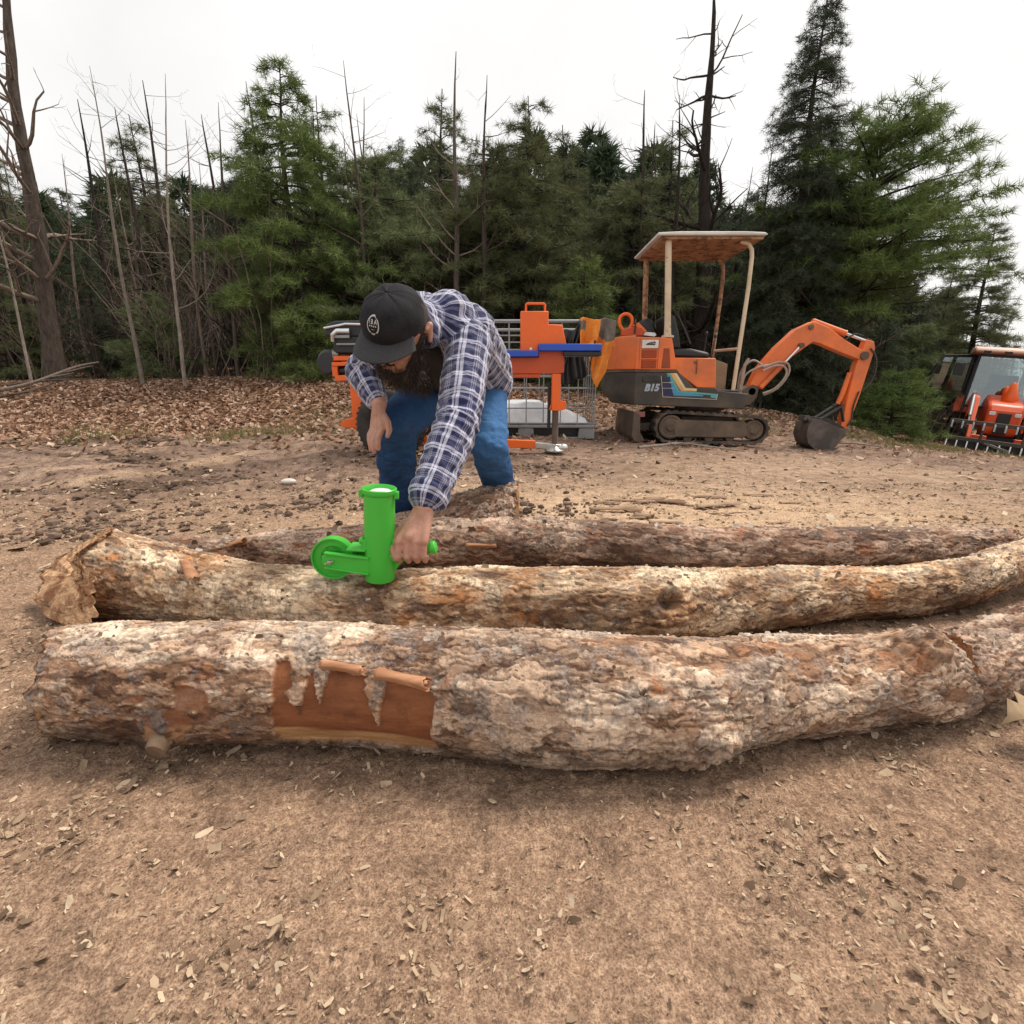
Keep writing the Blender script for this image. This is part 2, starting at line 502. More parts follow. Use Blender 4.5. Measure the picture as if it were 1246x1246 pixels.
clod_m = island_mat('soil_clod', [(0.0, (0.075, 0.048, 0.036)), (0.6, (0.16, 0.108, 0.080)), (1.0, (0.26, 0.185, 0.14))], 0.95)
N = 42000
yy = rng.uniform(2.3, 7.2, N); xx = rng.uniform(-1.0, 0.95, N) * (0.6 + yy)
PP = np.stack([xx, yy, 0 * xx], -1)
ok = rng.uniform(0, 1, N) < 0.045 * sstep(.8, -.3, xx) + 0.006 + 0.95 * sstep(-0.05, 0.3, fbm(PP * np.array([0.7, 1.5, 1]), 4, 71)) * sstep(1.2, -0.4, xx)
xx, yy = xx[ok], yy[ok]
cl = clods('soil_clods', xx, yy, np.clip(rng.exponential(0.0075, len(xx)) + .003, .003, .034), clod_m, rng)
tag(cl, kind='stuff', label='crumbly clods of dark turned soil on the left of the yard', cat='soil')
chip_m = island_mat('wood_chip', [(0.0, (0.11, 0.07, 0.045)), (0.3, (0.28, 0.19, 0.125)), (0.7, (0.48, 0.35, 0.23)), (1.0, (0.68, 0.54, 0.38))])
N = 150000
yy = 0.3 + 3.6 * rng.uniform(0, 1, N) ** 1.4; xx = rng.uniform(-1.35, 1.35, N) * (0.5 + yy)
pk = rng.uniform(0, 1, N) < 0.12 + 0.88 * sstep(-0.12, 0.3, fbm(np.stack([xx, yy, 0 * xx], -1) * 3.2, 4, 88))
xx, yy = xx[pk], yy[pk]; N = len(xx)
s_ = np.clip(rng.exponential(0.0045, N) + 0.002, 0.002, 0.032) * (0.6 + 0.35 * yy)
chips = strips('wood_chips', xx, yy, gsurf(xx, yy) + 0.003, s_, s_ * rng.uniform(0.15, 0.7, N), chip_m, 0.10, 0.45)
tag(chips, kind='stuff', label='sawdust and small wood chips strewn over the ground around the logs', cat='wood chips')
N = 7000
yy = rng.uniform(2.2, 7.5, N); xx = rng.uniform(-1.0, 1.0, N) * (0.8 + yy)
s_ = np.clip(rng.exponential(0.016, N) + 0.008, 0.008, 0.09)
chips2 = strips('ground_debris', xx, yy, gsurf(xx, yy) + 0.005, s_, s_ * rng.uniform(0.15, 0.6, N), chip_m, 0.2, 0.3)
tag(chips2, kind='stuff', label='bits of bark and dead leaf scattered across the bare yard', cat='debris')

grass_m = island_mat('dry_grass', [(0.0, (0.22, 0.18, 0.08)), (0.5, (0.19, 0.20, 0.07)), (1.0, (0.34, 0.29, 0.15))], trans=0.3)
N = 130000
yy = rng.uniform(4.6, 11.0, N); xx = rng.uniform(-11, 9.5, N)
PP = np.stack([xx, yy, 0 * xx], -1)
ed = np.interp(xx, [-12, -7, -4, -2, 1, 4, 8], [5.6, 5.9, 6.9, 7.8, 8.6, 8.9, 10.6]) + fbm(PP * 0.8, 4, 51) * 1.1
ok = rng.uniform(0, 1, N) < np.exp(-((yy - ed + 0.9) / 0.7) ** 2) * sstep(-0.1, 0.3, fbm(PP * 0.9, 4, 61))
xx, yy = xx[ok], yy[ok]; n = len(xx)
C = np.stack([xx, yy, gsurf(xx, yy)], -1); az = rng.uniform(0, 6.28, n); hh = rng.uniform(0.04, 0.13, n)[:, None]
s2 = np.stack([np.cos(az), np.sin(az), 0 * az], -1) * 0.006
tip = C + np.concatenate([rng.normal(0, .5, (n, 2)), np.ones((n, 1))], 1) * hh
V = np.stack([C - s2, C + s2, tip], 1).reshape(-1, 3)
grass_o = mesh_np('grass', V, np.arange(n * 3).reshape(-1, 3), grass_m, smooth=False)
tag(grass_o, kind='stuff', label='thin patches of short pale grass along the leaf bank', cat='grass')
# ------------------------------------------------------------------ logs
def bark_material(name, pale, mid, dark, grey, spot, wood, lichen=0.4, lent=0.0):
    t = NT(name)
    o = t.obj()
    st = t.mapped((0.35, 1, 1), o)
    n1 = t.noise(9, 5, 0.65, st); n2 = t.noise(30, 6, 0.72, st); n3 = t.noise(150, 4, 0.7, o); n4 = t.noise(5, 4, 0.6, o); n5 = t.noise(14, 5, 0.75, o, 0.6)
    lay = t.attr('lay')
    l2 = t.math('ADD', lay, t.math('MULTIPLY', t.math('SUBTRACT', n2, 0.5), 0.30))
    c = t.ramp(l2, [(0.05, dark), (0.3, mid), (0.52, tuple(0.5 * (a + b) for a, b in zip(mid, pale))), (0.72, pale), (1.0, tuple(min(1, a * 1.12) for a in pale))])
    # plates split by crisp dark cracks, longer along the stem
    wv = t.new('ShaderNodeVectorMath', operation='ADD'); t.lk(t.mapped((9, 32, 32), o), wv.inputs[0]); nv = t.new('ShaderNodeTexNoise'); nv.inputs['Scale'].default_value = 16; nv.inputs['Detail'].default_value = 5; t.lk(o, nv.inputs['Vector'])
    sv = t.new('ShaderNodeVectorMath', operation='SCALE'); sv.inputs['Scale'].default_value = 1.9; t.lk(nv.outputs['Color'], sv.inputs[0]); t.lk(sv.outputs[0], wv.inputs[1])
    vd = t.voro(1.0, wv.outputs[0], 'DISTANCE_TO_EDGE'); vc = t.voro(1.0, wv.outputs[0], 'F1', 'Color')
    crk = t.math('MULTIPLY', t.ramp(vd, [(0.01, 1.0), (0.055, 0.0)]), t.ramp(t.noise(6, 4, .6, o), [(0.48, 0.0), (0.64, 0.28)]))
    c = t.mix(1.0, c, t.ramp(vc, [(0.0, 0.72), (0.5, 1.0), (1.0, 1.2)]), 'MULTIPLY')
    c = t.mix(crk, c, tuple(k * 0.6 for k in dark))
    # whole areas of bark differ: tan, ruddy, weathered
    nb = t.noise(3.2, 5, 0.6, o, 0.3)
    c = t.mix(t.ramp(nb, [(0.40, 0.9), (0.50, 0.0)]), c, t.mix(t.ramp(l2, [(0.2, 0.0), (0.8, 1.0)]), dark, tuple(0.35 * a + 0.65 * b for a, b in zip(pale, mid))))
    c = t.mix(t.ramp(nb, [(0.55, 0.0), (0.66, 0.6)]), c, t.mix(t.ramp(l2, [(0.2, 0.0), (0.8, 1.0)]), mid, (pale[0] * 1.0, pale[1] * 0.84, pale[2] * 0.72)))
    # grey lichen and weathered skin in broad ragged patches
    c = t.mix(t.math('MULTIPLY', t.ramp(n5, [(0.50, 0.0), (0.58, 1.0)]), lichen), c, t.ramp(n3, [(0.35, tuple(g * 0.4 for g in grey)), (0.6, grey), (0.8, tuple(g * 1.7 for g in grey))]))
    # rusty patches of inner bark
    c = t.mix(t.math('MULTIPLY', t.ramp(n4, [(0.57, 0.0), (0.64, 1.0)]), t.ramp(n2, [(0.38, 1.0), (0.55, 0.15)])), c, spot)
    # papery lenticels: dark dashes that run around the stem
    if lent:
        lm = t.mapped((150, 22, 22), o)
        ln = t.new('ShaderNodeTexNoise'); ln.inputs['Scale'].default_value = 1.0; ln.inputs['Detail'].default_value = 3; t.lk(lm, ln.inputs['Vector'])
        f = t.math('MULTIPLY', t.ramp(ln.outputs['Fac'], [(0.56, 0.0), (0.63, 1.0)]), t.ramp(l2, [(0.45, 0.0), (0.65, lent)]))
        c = t.mix(f, c, (0.13, 0.10, 0.08))
    c = t.mix(1.0, c, t.ramp(n3, [(0.28, 0.55), (0.48, 1.0), (0.75, 1.25)]), 'MULTIPLY')
    c = t.mix(t.math('MULTIPLY', t.attr('dirt'), t.ramp(n2, [(0.35, 1.0), (0.7, 0.3)])), c, (0.060, 0.040, 0.028))  # soil stain and painted shade in one dark underside tone
    c = t.mix(t.math('MULTIPLY', t.attr('edge'), t.ramp(n2, [(0.35, 1.0), (0.62, 0.35)])), c, tuple(k * 0.55 for k in dark))
    # peeled smooth inner bark, with grain that runs along the log
    gr = t.noise(1.0, 5, 0.6, t.mapped((9, 42, 42), o))
    pc = t.ramp(gr, [(0.25, (0.15, 0.050, 0.022)), (0.5, (0.235, 0.085, 0.036)), (0.78, (0.33, 0.135, 0.058))])
    pc = t.mix(t.ramp(t.noise(22, 5, 0.7, o), [(0.52, 0.0), (0.72, 0.6)]), pc, (0.085, 0.035, 0.02))
    pc = t.mix(t.attr('strip'), pc, t.ramp(gr, [(0.3, (0.30, 0.145, 0.06)), (0.7, (0.55, 0.33, 0.155))]))
    c = t.mix(t.attr('peel'), c, pc)
    wg = t.noise(1.0, 6, 0.65, t.mapped((5, 120, 120), o))
    wc = t.ramp(wg, [(0.3, tuple(w * 0.45 for w in wood)), (0.52, wood), (0.75, tuple(min(1, w * 1.35) for w in wood))])
    wc = t.mix(t.ramp(t.noise(8, 5, 0.7, o), [(0.44, 0.0), (0.56, 0.85)]), wc, (0.24, 0.100, 0.045))
    c = t.mix(t.attr('cut'), c, wc)
    t.color(c)
    t.rough(t.ramp(n3, [(0.3, 0.95), (0.7, 0.72)]))
    t.bsdf.inputs['Specular IOR Level'].default_value = 0.25
    t.bump(t.math('SUBTRACT', t.math('ADD', t.math('MULTIPLY', n2, 0.6), t.math('MULTIPLY', n3, 0.5)), t.math('MULTIPLY', t.math('MULTIPLY', crk, t.math('SUBTRACT', 1.0, t.attr('peel'))), 0.7)), 0.8, 0.006)
    return t.m

def catmull(P, t):
    P = np.asarray(P, float); n = len(P)
    x = np.clip(t, 0, 1) * (n - 1); i = np.minimum(x.astype(int), n - 2); f = (x - i)[:, None]
    p0 = P[np.maximum(i - 1, 0)]; p1 = P[i]; p2 = P[i + 1]; p3 = P[np.minimum(i + 2, n - 1)]
    return 0.5 * ((2 * p1) + (-p0 + p2) * f + (2 * p0 - 5 * p1 + 4 * p2 - p3) * f ** 2 + (-p0 + 3 * p1 - 3 * p2 + p3) * f ** 3)

def log_surface(path, nu, nv, seed, lump=0.012, plate=0.009, rough=1.0, knots=(), cuts=(), peel=None, sag=0.0):
    """path rows: x, y, z, radius. Returns dict of arrays, grid nu x nv"""
    t = np.linspace(0, 1, nu)
    S = catmull(path, t); C = S[:, :3]; r0 = S[:, 3]
    T = np.gradient(C, axis=0); T /= np.linalg.norm(T, axis=1)[:, None]
    up = np.array([0, 0, 1.0]); A = np.cross(T, up); A /= np.linalg.norm(A, axis=1)[:, None]   # points to the camera side when T is +x
    B = np.cross(A, T)
    L = np.concatenate([[0], np.cumsum(np.linalg.norm(np.diff(C, axis=0), axis=1))])
    th = np.linspace(0, 2 * np.pi, nv, endpoint=False)
    ct, st = np.cos(th), np.sin(th)
    N = A[:, None] * ct[None, :, None] + B[:, None] * st[None, :, None]
    base = C[:, None] + N * r0[:, None, None]
    Q = np.stack([np.repeat(L[:, None], nv, 1), r0[:, None] * ct[None], r0[:, None] * st[None]], -1).reshape(-1, 3)
    Q = Q + seed * 3.1
    W = Q + np.stack([fbm(Q * 22, 3, seed + 1), fbm(Q * 22 + 9, 3, seed + 2), fbm(Q * 22 + 5, 3, seed + 3)], -1) * 0.022
    big = fbm(Q * np.array([3, 6, 6]), 3, seed + 4) * lump
    d = fbm(W * np.array([3.6, 11, 11]), 6, seed + 5, gain=0.58)
    d2 = fbm(W * np.array([9, 20, 20]), 5, seed + 6)
    e = 0.012
    d3 = fbm(W * np.array([9, 26, 26]) + 4, 5, seed + 15, gain=0.62)
    edge = np.zeros(len(Q))
    for f_, ts in ((d, (-.22, -.02, .14)), (d2, (.05,)), (d3, (.24,))):
        for t_ in ts: edge = np.maximum(edge, np.where(f_ < t_, np.exp(-(t_ - f_) / 0.022), np.exp(-(f_ - t_) / 0.006)))
    lay = (sstep(-.22 - e, -.22 + e, d) + sstep(-.02 - e, -.02 + e, d) + sstep(.14 - e, .14 + e, d) + sstep(.05 - e, .05 + e, d2) + 0.8 * sstep(.08 - e, .08 + e, d3)) / 4.8
    fis = np.maximum(0, 1 - np.abs(fbm(W * np.array([8, 34, 34]), 3, seed + 8)) * 9) * 0.0035
    h = big + (lay - 0.5) * plate * 2 - fis * (0.4 + lay) + fbm(Q * 75, 3, seed + 9) * 0.0034 * rough + np.maximum(0, fbm(Q * 38, 3, seed + 12)) * 0.007 * rough
    pm = np.zeros(len(Q))
    U = np.repeat(L[:, None], nv, 1).ravel(); TH = np.repeat(th[None], nu, 0).ravel(); TH = (TH + np.pi) % (2 * np.pi) - np.pi
    Xw = np.repeat(C[:, 0][:, None], nv, 1).ravel()
    if peel is not None:
        pm = peel(Xw, TH, Q)
        h = h * (1 - pm) + pm * (big - plate * 2.0)
    dirt = sstep(0.15, -0.75, np.repeat(st[None], nu, 0).ravel() + fbm(Q * 9, 3, seed + 20) * 0.7)  # contact soil plus shade painted into the bark, darker towards the underside
    V = base.reshape(-1, 3) + N.reshape(-1, 3) * h[:, None]
    for (kx, kt, amp, wid, dip) in knots:
        j = np.argmin(np.abs(C[:, 0] - kx)); kc = C[j] + (A[j] * math.cos(kt) + B[j] * math.sin(kt)) * r0[j]
        dd = np.linalg.norm((base.reshape(-1, 3) - kc) * np.array([0.8, 1, 1]), axis=1)
        g = amp * np.exp(-(dd / wid) ** 2) - dip * np.exp(-(dd / (wid * 0.42)) ** 2) + 0.004 * np.sin(dd / wid * 16) * np.exp(-(dd / wid) ** 2)
        V = V + N.reshape(-1, 3) * g[:, None]
        dirt = np.maximum(dirt, np.exp(-(dd / (wid * 0.38)) ** 2) * (dip > 0))  # the same dark tone fills the bottom of knot holes
    cut = np.zeros(len(V))
    for (p, n, jag) in cuts:
        n = np.array(n, float); n /= np.linalg.norm(n)
        ax = T[int(len(T) * .13)] if n[0] < 0 else T[-int(len(T) * .13)]
        s = (V - np.array(p)) @ n + fbm(np.concatenate([Q[:, 1:] * 26, Q[:, :1] * 0], 1), 4, seed + 30) * jag + fbm(Q * np.array([4, 60, 60]), 3, seed + 31) * jag * 0.5
        k = s > 0
        V = V - np.where(k, s / np.dot(ax, n), 0)[:, None] * ax[None]
        cut = np.where(k, 1.0, cut)
    edge = np.clip(edge + fis / 0.0035 * 0.8, 0, 1)
    return dict(V=V, lay=lay, edge=edge * (1 - pm), strip=pm * sstep(-.30, -.38, TH + fbm(Q * np.array([5, 30, 30]), 3, 97) * .22 + (Xw + .3) * .5), peel=pm, dirt=dirt, cut=cut, nu=nu, nv=nv, N=N.reshape(-1, 3), C=C, T=T)

def cap_ends(D):
    """close both ends with inward rings"""
    V, nu, nv = D['V'], D['nu'], D['nv']
    G = V.reshape(nu, nv, 3)
    rings = []
    for e in (0, -1):
        c = G[e].mean(0)
        rings.append([c + (G[e] - c) * k + 0.006 * fbm(np.concatenate([(G[e] * 30), ], 1), 2, 3)[:, None] * D['T'][e] for k in (0.93, 0.6, 0.3, 0.02)])
    newG = np.concatenate([np.array(rings[0][::-1]), G, np.array(rings[1])], 0)
    def ext(a, v): return np.concatenate([np.full((4, nv), v), a.reshape(nu, nv), np.full((4, nv), v)], 0).ravel()
    D = dict(D); D['V'] = newG.reshape(-1, 3)
    for k, v in (('lay', .5), ('peel', 0), ('dirt', 0), ('edge', 0), ('strip', 0), ('cut', 1)): D[k] = ext(D[k], v)
    D['nu'] = nu + 8
    return D

def log_thing(name, label, D, mat, group=None):
    D2 = cap_ends(D)
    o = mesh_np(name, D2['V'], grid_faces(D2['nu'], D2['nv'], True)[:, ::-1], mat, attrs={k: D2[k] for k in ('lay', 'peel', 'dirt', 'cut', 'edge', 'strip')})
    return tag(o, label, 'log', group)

flake_m = island_mat('bark_flake', [(0.0, (0.12, 0.075, 0.05)), (0.35, (0.28, 0.19, 0.13)), (0.7, (0.50, 0.41, 0.32)), (1.0, (0.66, 0.59, 0.50))], 0.8)
def flakes(D, n, parent, seed, size=(0.008, 0.028), mat=None):
    n = int(n * 1.3)
    rg = np.random.default_rng(seed)
    ok = np.where((D['N'][:, 2] > -0.75) & (D['peel'] < 0.1) & (D['cut'] < 0.1) & (D['lay'] > 0.35))[0]
    i = rg.choice(ok, n)
    N = D['N'][i]; C = D['V'][i] + N * 0.001
    T = np.repeat(D['T'][:, None], D['nv'], 1).reshape(-1, 3)[i]
    B = np.cross(N, T)
    az = rg.normal(0, 0.35, n)[:, None]
    d = T * np.cos(az) + B * np.sin(az); s = np.cross(N, d)
    L = rg.uniform(size[0], size[1], n)[:, None] * rg.uniform(0.5, 1.4, (n, 1)) * np.where(rg.uniform(0, 1, (n, 1)) < .15, 1.5, 1.0); Wd = L * rg.uniform(0.25, 0.55, (n, 1))
    lift = rg.uniform(0.15, 1.1, n)[:, None]
    cols = []
    for a in (-.5, 0.0, .5):
        for b, k in ((0, -0.05), (.5, .28), (1, 1.0)):
            cols.append(C + d * L * (a * (1 - 0.3 * b) + rg.normal(0, 0.09, (n, 1))) + s * Wd * (b + rg.normal(0, 0.1, (n, 1))) + N * Wd * lift * k)
    V = np.stack(cols, 1).reshape(-1, 3)
    b = np.arange(n)[:, None] * 9
    F = np.concatenate([b + np.array([[q, q + 3, q + 4, q + 1]]) for q in (0, 1, 3, 4)], 0)
    o = mesh_np('bark_flakes', V, F, mat or flake_m, parent, smooth=True)
    o['kind'] = 'stuff'
    return o

bark_a = bark_material('birch_bark', (0.80, 0.62, 0.465), (0.41, 0.235, 0.140), (0.10, 0.048, 0.028), (0.30, 0.285, 0.275), (0.36, 0.145, 0.060), (0.50, 0.27, 0.12), 0.50, 0.30)
bark_b = bark_material('yellowed_bark', (0.86, 0.665, 0.46), (0.47, 0.275, 0.150), (0.12, 0.060, 0.034), (0.23, 0.205, 0.185), (0.52, 0.21, 0.07), (0.74, 0.46, 0.26), 0.45, 0.35)
bark_c = bark_material('ruddy_bark', (0.64, 0.46, 0.345), (0.32, 0.175, 0.110), (0.090, 0.048, 0.032), (0.20, 0.18, 0.165), (0.40, 0.15, 0.065), (0.55, 0.33, 0.18), 0.45, 0.3)

# front log, with the peeled window
def peel_front(x, th, Q):
    n = fbm(Q * np.array([30, 30, 30]), 3, 91)
    xa, xb = -0.447, -0.128
    inx = sstep(xa - .001, xa + .002, x + n * .020) * sstep(xb + .001, xb - .002, x + n * .016)
    s = (x - xa) / (xb - xa)
    top = np.where(s < 0.28, 0.88, 0.80 - 0.42 * (s - 0.28)) + n * 0.10
    tooth = 0
    for c, w, l in ((0.16, 0.085, 0.85), (0.30, 0.05, 0.62), (0.66, 0.055, 0.75)):
        lo = top - l
        ww = w * np.clip((th - lo) / l, 0, 1) ** 0.7
        tooth = np.maximum(tooth, ((np.abs(s - c + n * .05) < ww * (1 + n)) & (th > lo)).astype(float))
    m = inx * (th < top) * (th > -0.62 + n * 0.06) * (1 - tooth)
    # small bare patches further left
    q = fbm(Q * np.array([11, 15, 15]), 5, 95)
    m2 = sstep(0.10, 0.13, q - 0.35 * sstep(.3, .65, th) - 0.3 * sstep(-.5, -.8, th) - 0.3 * sstep(-.60, -.55, x) - .3 * sstep(-.8, -.84, x)) * 0.75
    return np.clip(np.maximum(m, m2), 0, 1)

front_path = [(-1.13, 1.045, 0.088, 0.086), (-1.02, 1.01, 0.104, 0.106), (-0.88, 0.99, 0.113, 0.116), (-0.63, 0.977, 0.119, 0.121), (-0.38, 0.975, 0.119, 0.120), (-0.17, 0.955, 0.120, 0.121),
              (0.0, 0.930, 0.122, 0.124), (0.15, 0.915, 0.121, 0.124), (0.30, 0.930, 0.114, 0.117), (0.42, 0.955, 0.108, 0.111), (0.55, 0.985, 0.102, 0.104), (0.70, 1.005, 0.096, 0.098), (0.86, 1.03, 0.092, 0.094), (0.97, 1.045, 0.09, 0.088)]
DF = log_surface(front_path, 900, 320, 3, lump=0.007, plate=0.0042, rough=0.7, peel=peel_front,
                 knots=[(-0.655, -0.40, 0.030, 0.028, 0.0), (0.845, 1.15, 0.055, 0.050, 0.0), (0.36, -0.3, 0.02, 0.05, 0.0), (0.30, -0.9, 0.02, 0.05, 0.03)],
                 cuts=[((-0.905, 0.87, 0.12), (-0.86, -0.48, 0.12), 0.03), ((0.955, 1.05, 0.1), (1, 0.1, 0.2), 0.02)])
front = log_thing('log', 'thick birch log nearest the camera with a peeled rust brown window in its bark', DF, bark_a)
flakes(DF, 900, front, 1, (0.004, 0.012))

# two rolled curls at the top of the peeled window
curl_m = None
t = NT('bark_curl')
g = t.noise(1.0, 4, 0.6, t.mapped((10, 60, 60)))
t.color(t.ramp(g, [(0.3, (0.27, 0.115, 0.05)), (0.55, (0.43, 0.20, 0.095)), (0.75, (0.56, 0.30, 0.16))])); t.rough(0.6); t.bump(g, 0.3, 0.003)
curl_m = t.m
def surf_point(D, x, th, off=0.0):
    j = int(np.argmin(np.abs(D['C'][:, 0] - x))); k = int(round((th % (2 * math.pi)) / (2 * math.pi) * D['nv'])) % D['nv']
    i = j * D['nv'] + k
    return Vector(D['V'][i] + D['N'][i] * off)
def curl(name, p, q, r, parent, turns=1.4, mat=None, seed=0):
    rg = random.Random(seed)
    p, q = Vector(p), Vector(q); d = q - p; L = d.length
    dd, a, b = frame_of(d); nu, nv = 14, 26
    V = []
    for i in range(nu):
        u = i / (nu - 1)
        for j in range(nv):
            v = j / (nv - 1); w = v * turns * 2 * math.pi + 0.3 * math.sin(u * 3)
            rr = r * (1 - 0.5 * v) * (0.92 + 0.10 * math.sin(u * 5 + seed)) * (1.0 + 0.15 * (u - 0.5))
            uu = u * L + (rg.uniform(-.006, .006) if i in (0, nu - 1) else 0)
            V.append(p + dd * uu + (a * math.cos(w) + b * math.sin(w)) * rr)
    V = np.array([tuple(v) for v in V])
    o = mesh_np(name, V, grid_faces(nu, nv), mat or curl_m, parent)
    sm = o.modifiers.new('s', 'SOLIDIFY'); sm.thickness = 0.0012
    return o
curl('bark_curl', surf_point(DF, -0.348, 0.80, 0.008), surf_point(DF, -0.262, 0.72, 0.010), 0.0115, front, seed=1)
curl('bark_curl', surf_point(DF, -0.238, 0.70, 0.010), surf_point(DF, -0.135, 0.58, 0.012), 0.0150, front, seed=2)
knot = MB(); kp = surf_point(DF, -0.655, -0.40, -0.008); kd = (kp - Vector(DF['C'][int(np.argmin(np.abs(DF['C'][:, 0] + .655)))])).normalized()
knot.lathe([(0.022, -0.02), (0.020, 0.010), (0.017, 0.015), (0.008, 0.013), (0.0, 0.014)], kp, kd, 18)
cutwood = worn('cut_branch', (0.22, 0.145, 0.09), (0.08, 0.05, 0.03), 0.8, 0.8, 0, 25, 0.5)
knot.build('branch_stub', cutwood, front)

# forked piece that carries on at the right edge
fork_path = [(0.93, 1.06, 0.085, 0.078), (1.05, 1.09, 0.090, 0.086), (1.20, 1.15, 0.098, 0.084), (1.38, 1.24, 0.105, 0.080), (1.58, 1.34, 0.10, 0.076), (1.85, 1.44, 0.09, 0.07)]
DK = log_surface(fork_path, 300, 200, 9, lump=0.012, plate=0.008, rough=1.4, cuts=[((0.975, 1.08, 0.1), (-1, -0.1, 0.15), 0.02)])
fork = log_thing('log', 'short crooked log behind the right end of the front log, leaving the picture', DK, bark_c)
flakes(DK, 300, fork, 2, (0.005, 0.015))

# middle log, under the green tool
mid_path = [(-1.62, 1.55, 0.20, 0.150), (-1.46, 1.54, 0.19, 0.142), (-1.31, 1.51, 0.17, 0.140), (-1.05, 1.485, 0.135, 0.118), (-0.78, 1.437, 0.108, 0.106), (-0.40, 1.38, 0.105, 0.105), (-0.05, 1.37, 0.112, 0.111),
            (0.29, 1.35, 0.114, 0.114), (0.48, 1.39, 0.106, 0.106), (0.67, 1.443, 0.099, 0.098), (0.96, 1.516, 0.086, 0.086), (1.24, 1.561, 0.080, 0.080), (1.50, 1.63, 0.085, 0.075), (1.75, 1.75, 0.105, 0.07), (2.1, 1.90, 0.12, 0.06)]
DM = log_surface(mid_path, 900, 240, 5, lump=0.009, plate=0.0045, rough=0.7,
                 knots=[(0.385, 0.55, 0.030, 0.065, 0.060), (-0.25, -0.2, 0.012, 0.05, 0.0)],
                 cuts=[((-1.17, 1.45, 0.297), (-0.50, -0.22, 0.84), 0.018), ((-1.235, 1.385, 0.15), (-0.55, -0.82, 0.12), 0.028), ((-1.30, 1.38, 0.22), (-0.75, -0.55, 0.40), 0.03)])
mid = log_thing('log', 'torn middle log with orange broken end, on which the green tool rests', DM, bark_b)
flakes(DM, 900, mid, 3, (0.005, 0.015))
fl = curl('bark_curl', surf_point(DM, -0.93, 1.15, 0.006), surf_point(DM, -0.86, 0.7, 0.012), 0.020, mid, 0.6, seed=4)

# rear log
rear_path = [(-1.40, 1.93, 0.055, 0.060), (-1.32, 1.93, 0.068, 0.070), (-1.01, 1.90, 0.08, 0.080), (-0.71, 1.937, 0.09, 0.090), (-0.40, 1.985, 0.10, 0.099), (0.0, 1.99, 0.102, 0.102), (0.25, 1.985, 0.10, 0.101),
             (0.72, 1.924, 0.095, 0.095), (1.21, 1.949, 0.09, 0.09), (1.64, 2.017, 0.082, 0.081), (2.0, 2.08, 0.070, 0.070), (2.14, 2.10, 0.066, 0.064)]
DR = log_surface(rear_path, 800, 180, 7, lump=0.010, plate=0.006, rough=0.9, knots=[(-0.95, 0.8, 0.02, 0.035, 0)],
                 cuts=[((-1.36, 1.93, .06), (-1, 0, 0.5), 0.02), ((2.10, 2.1, .05), (1, -.2, .3), 0.02)])
rear = log_thing('log', 'thin ruddy log lying farthest back of the three long logs', DR, bark_c)
flakes(DR, 900, rear, 4, (0.006, 0.02))
curl('bark_curl', surf_point(DR, -1.03, 0.75, 0.008), surf_point(DR, -0.97, 0.85, 0.010), 0.02, rear, 0.7, seed=6)
curl('bark_curl', surf_point(DR, -0.17, 0.25, 0.003), surf_point(DR, -0.06, 0.2, 0.004), 0.011, rear, 1.2, seed=7)

# rough chunk in front of the boot
ch_path = [(-0.66, 2.06, 0.04, 0.07), (-0.48, 2.10, 0.08, 0.100), (-0.32, 2.14, 0.105, 0.125), (-0.16, 2.19, 0.130, 0.140), (-0.03, 2.23, 0.145, 0.145), (0.06, 2.25, 0.15, 0.140)]
DC = log_surface(ch_path, 260, 200, 13, lump=0.022, plate=0.012, rough=1.8, cuts=[((0.035, 2.24, 0.1), (1, -0.1, 0.05), 0.03)])
chunk = log_thing('log', 'short rough log chunk lying behind the rear log, in front of the boot', DC, bark_c)
flakes(DC, 700, chunk, 5, (0.005, 0.015))

# ------------------------------------------------------------------ green peeling tool
def plastic(name, col, rough=0.35, grain=0.1):
    t = NT(name); n = t.noise(60, 4, 0.6); n0 = t.noise(9, 5, 0.65)
    c = t.mix(t.ramp(n0, [(0.35, 0.0), (0.8, 0.3)]), col, tuple(k * 0.75 for k in col))
    t.color(t.mix(t.ramp(t.noise(25, 6, 0.8), [(0.58, 0.0), (0.72, 0.5)]), c, (0.22, 0.17, 0.11))); t.rough(t.math('ADD', t.math('MULTIPLY', n, 0.2), rough - 0.1)); t.bump(n, grain, 0.002)
    return t.m
M['green'] = plastic('green_plastic', (0.062, 0.50, 0.050), 0.33)
M['steel'] = worn('bright_steel', (0.62, 0.62, 0.60), (0.2, 0.17, 0.14), 0.4, 0.3, 0.9, 20)
M['white_in'] = plastic('white_plastic', (0.75, 0.77, 0.74), 0.3)
TX, TY, TZ = -0.356, 1.335, 0.208
tool = thing('hand_tool', 'bright green hand tool with upright tube and small wheel standing on the middle log', 'hand tool', (TX, TY, TZ), (R(2), R(3.5), 0))
mb = MB()
mb.lathe([(0.036, 0.002), (0.0385, 0.0), (0.0395, 0.02), (0.0395, 0.234), (0.0435, 0.238), (0.0445, 0.243), (0.0445, 0.250), (0.0420, 0.252), (0.0395, 0.248), (0.0375, 0.235), (0.0365, 0.06), (0.0, 0.058)], (0, 0, 0), n=40)
tube = mb.build('tube', M['green'], tool, bevel=0)
mb = MB()
mb.ball((0.004, 0, 0.236), (0.034, 0.034, 0.013))
mb.build('core', M['white_in'], tube)
for s in (-1, 1):
    mb = MB(); mb.box((s * 0.045, -0.005, 0.236), (0.012, 0.013, 0.020)); mb.build('lug', M['green'], tube, bevel=0.002)
    mb = MB(); mb.ball((s * 0.043, -0.012, 0.110), (0.009, 0.012, 0.011), 10, 6); mb.build('boss', M['green'], tube)
mb = MB()      # forked arm to the wheel
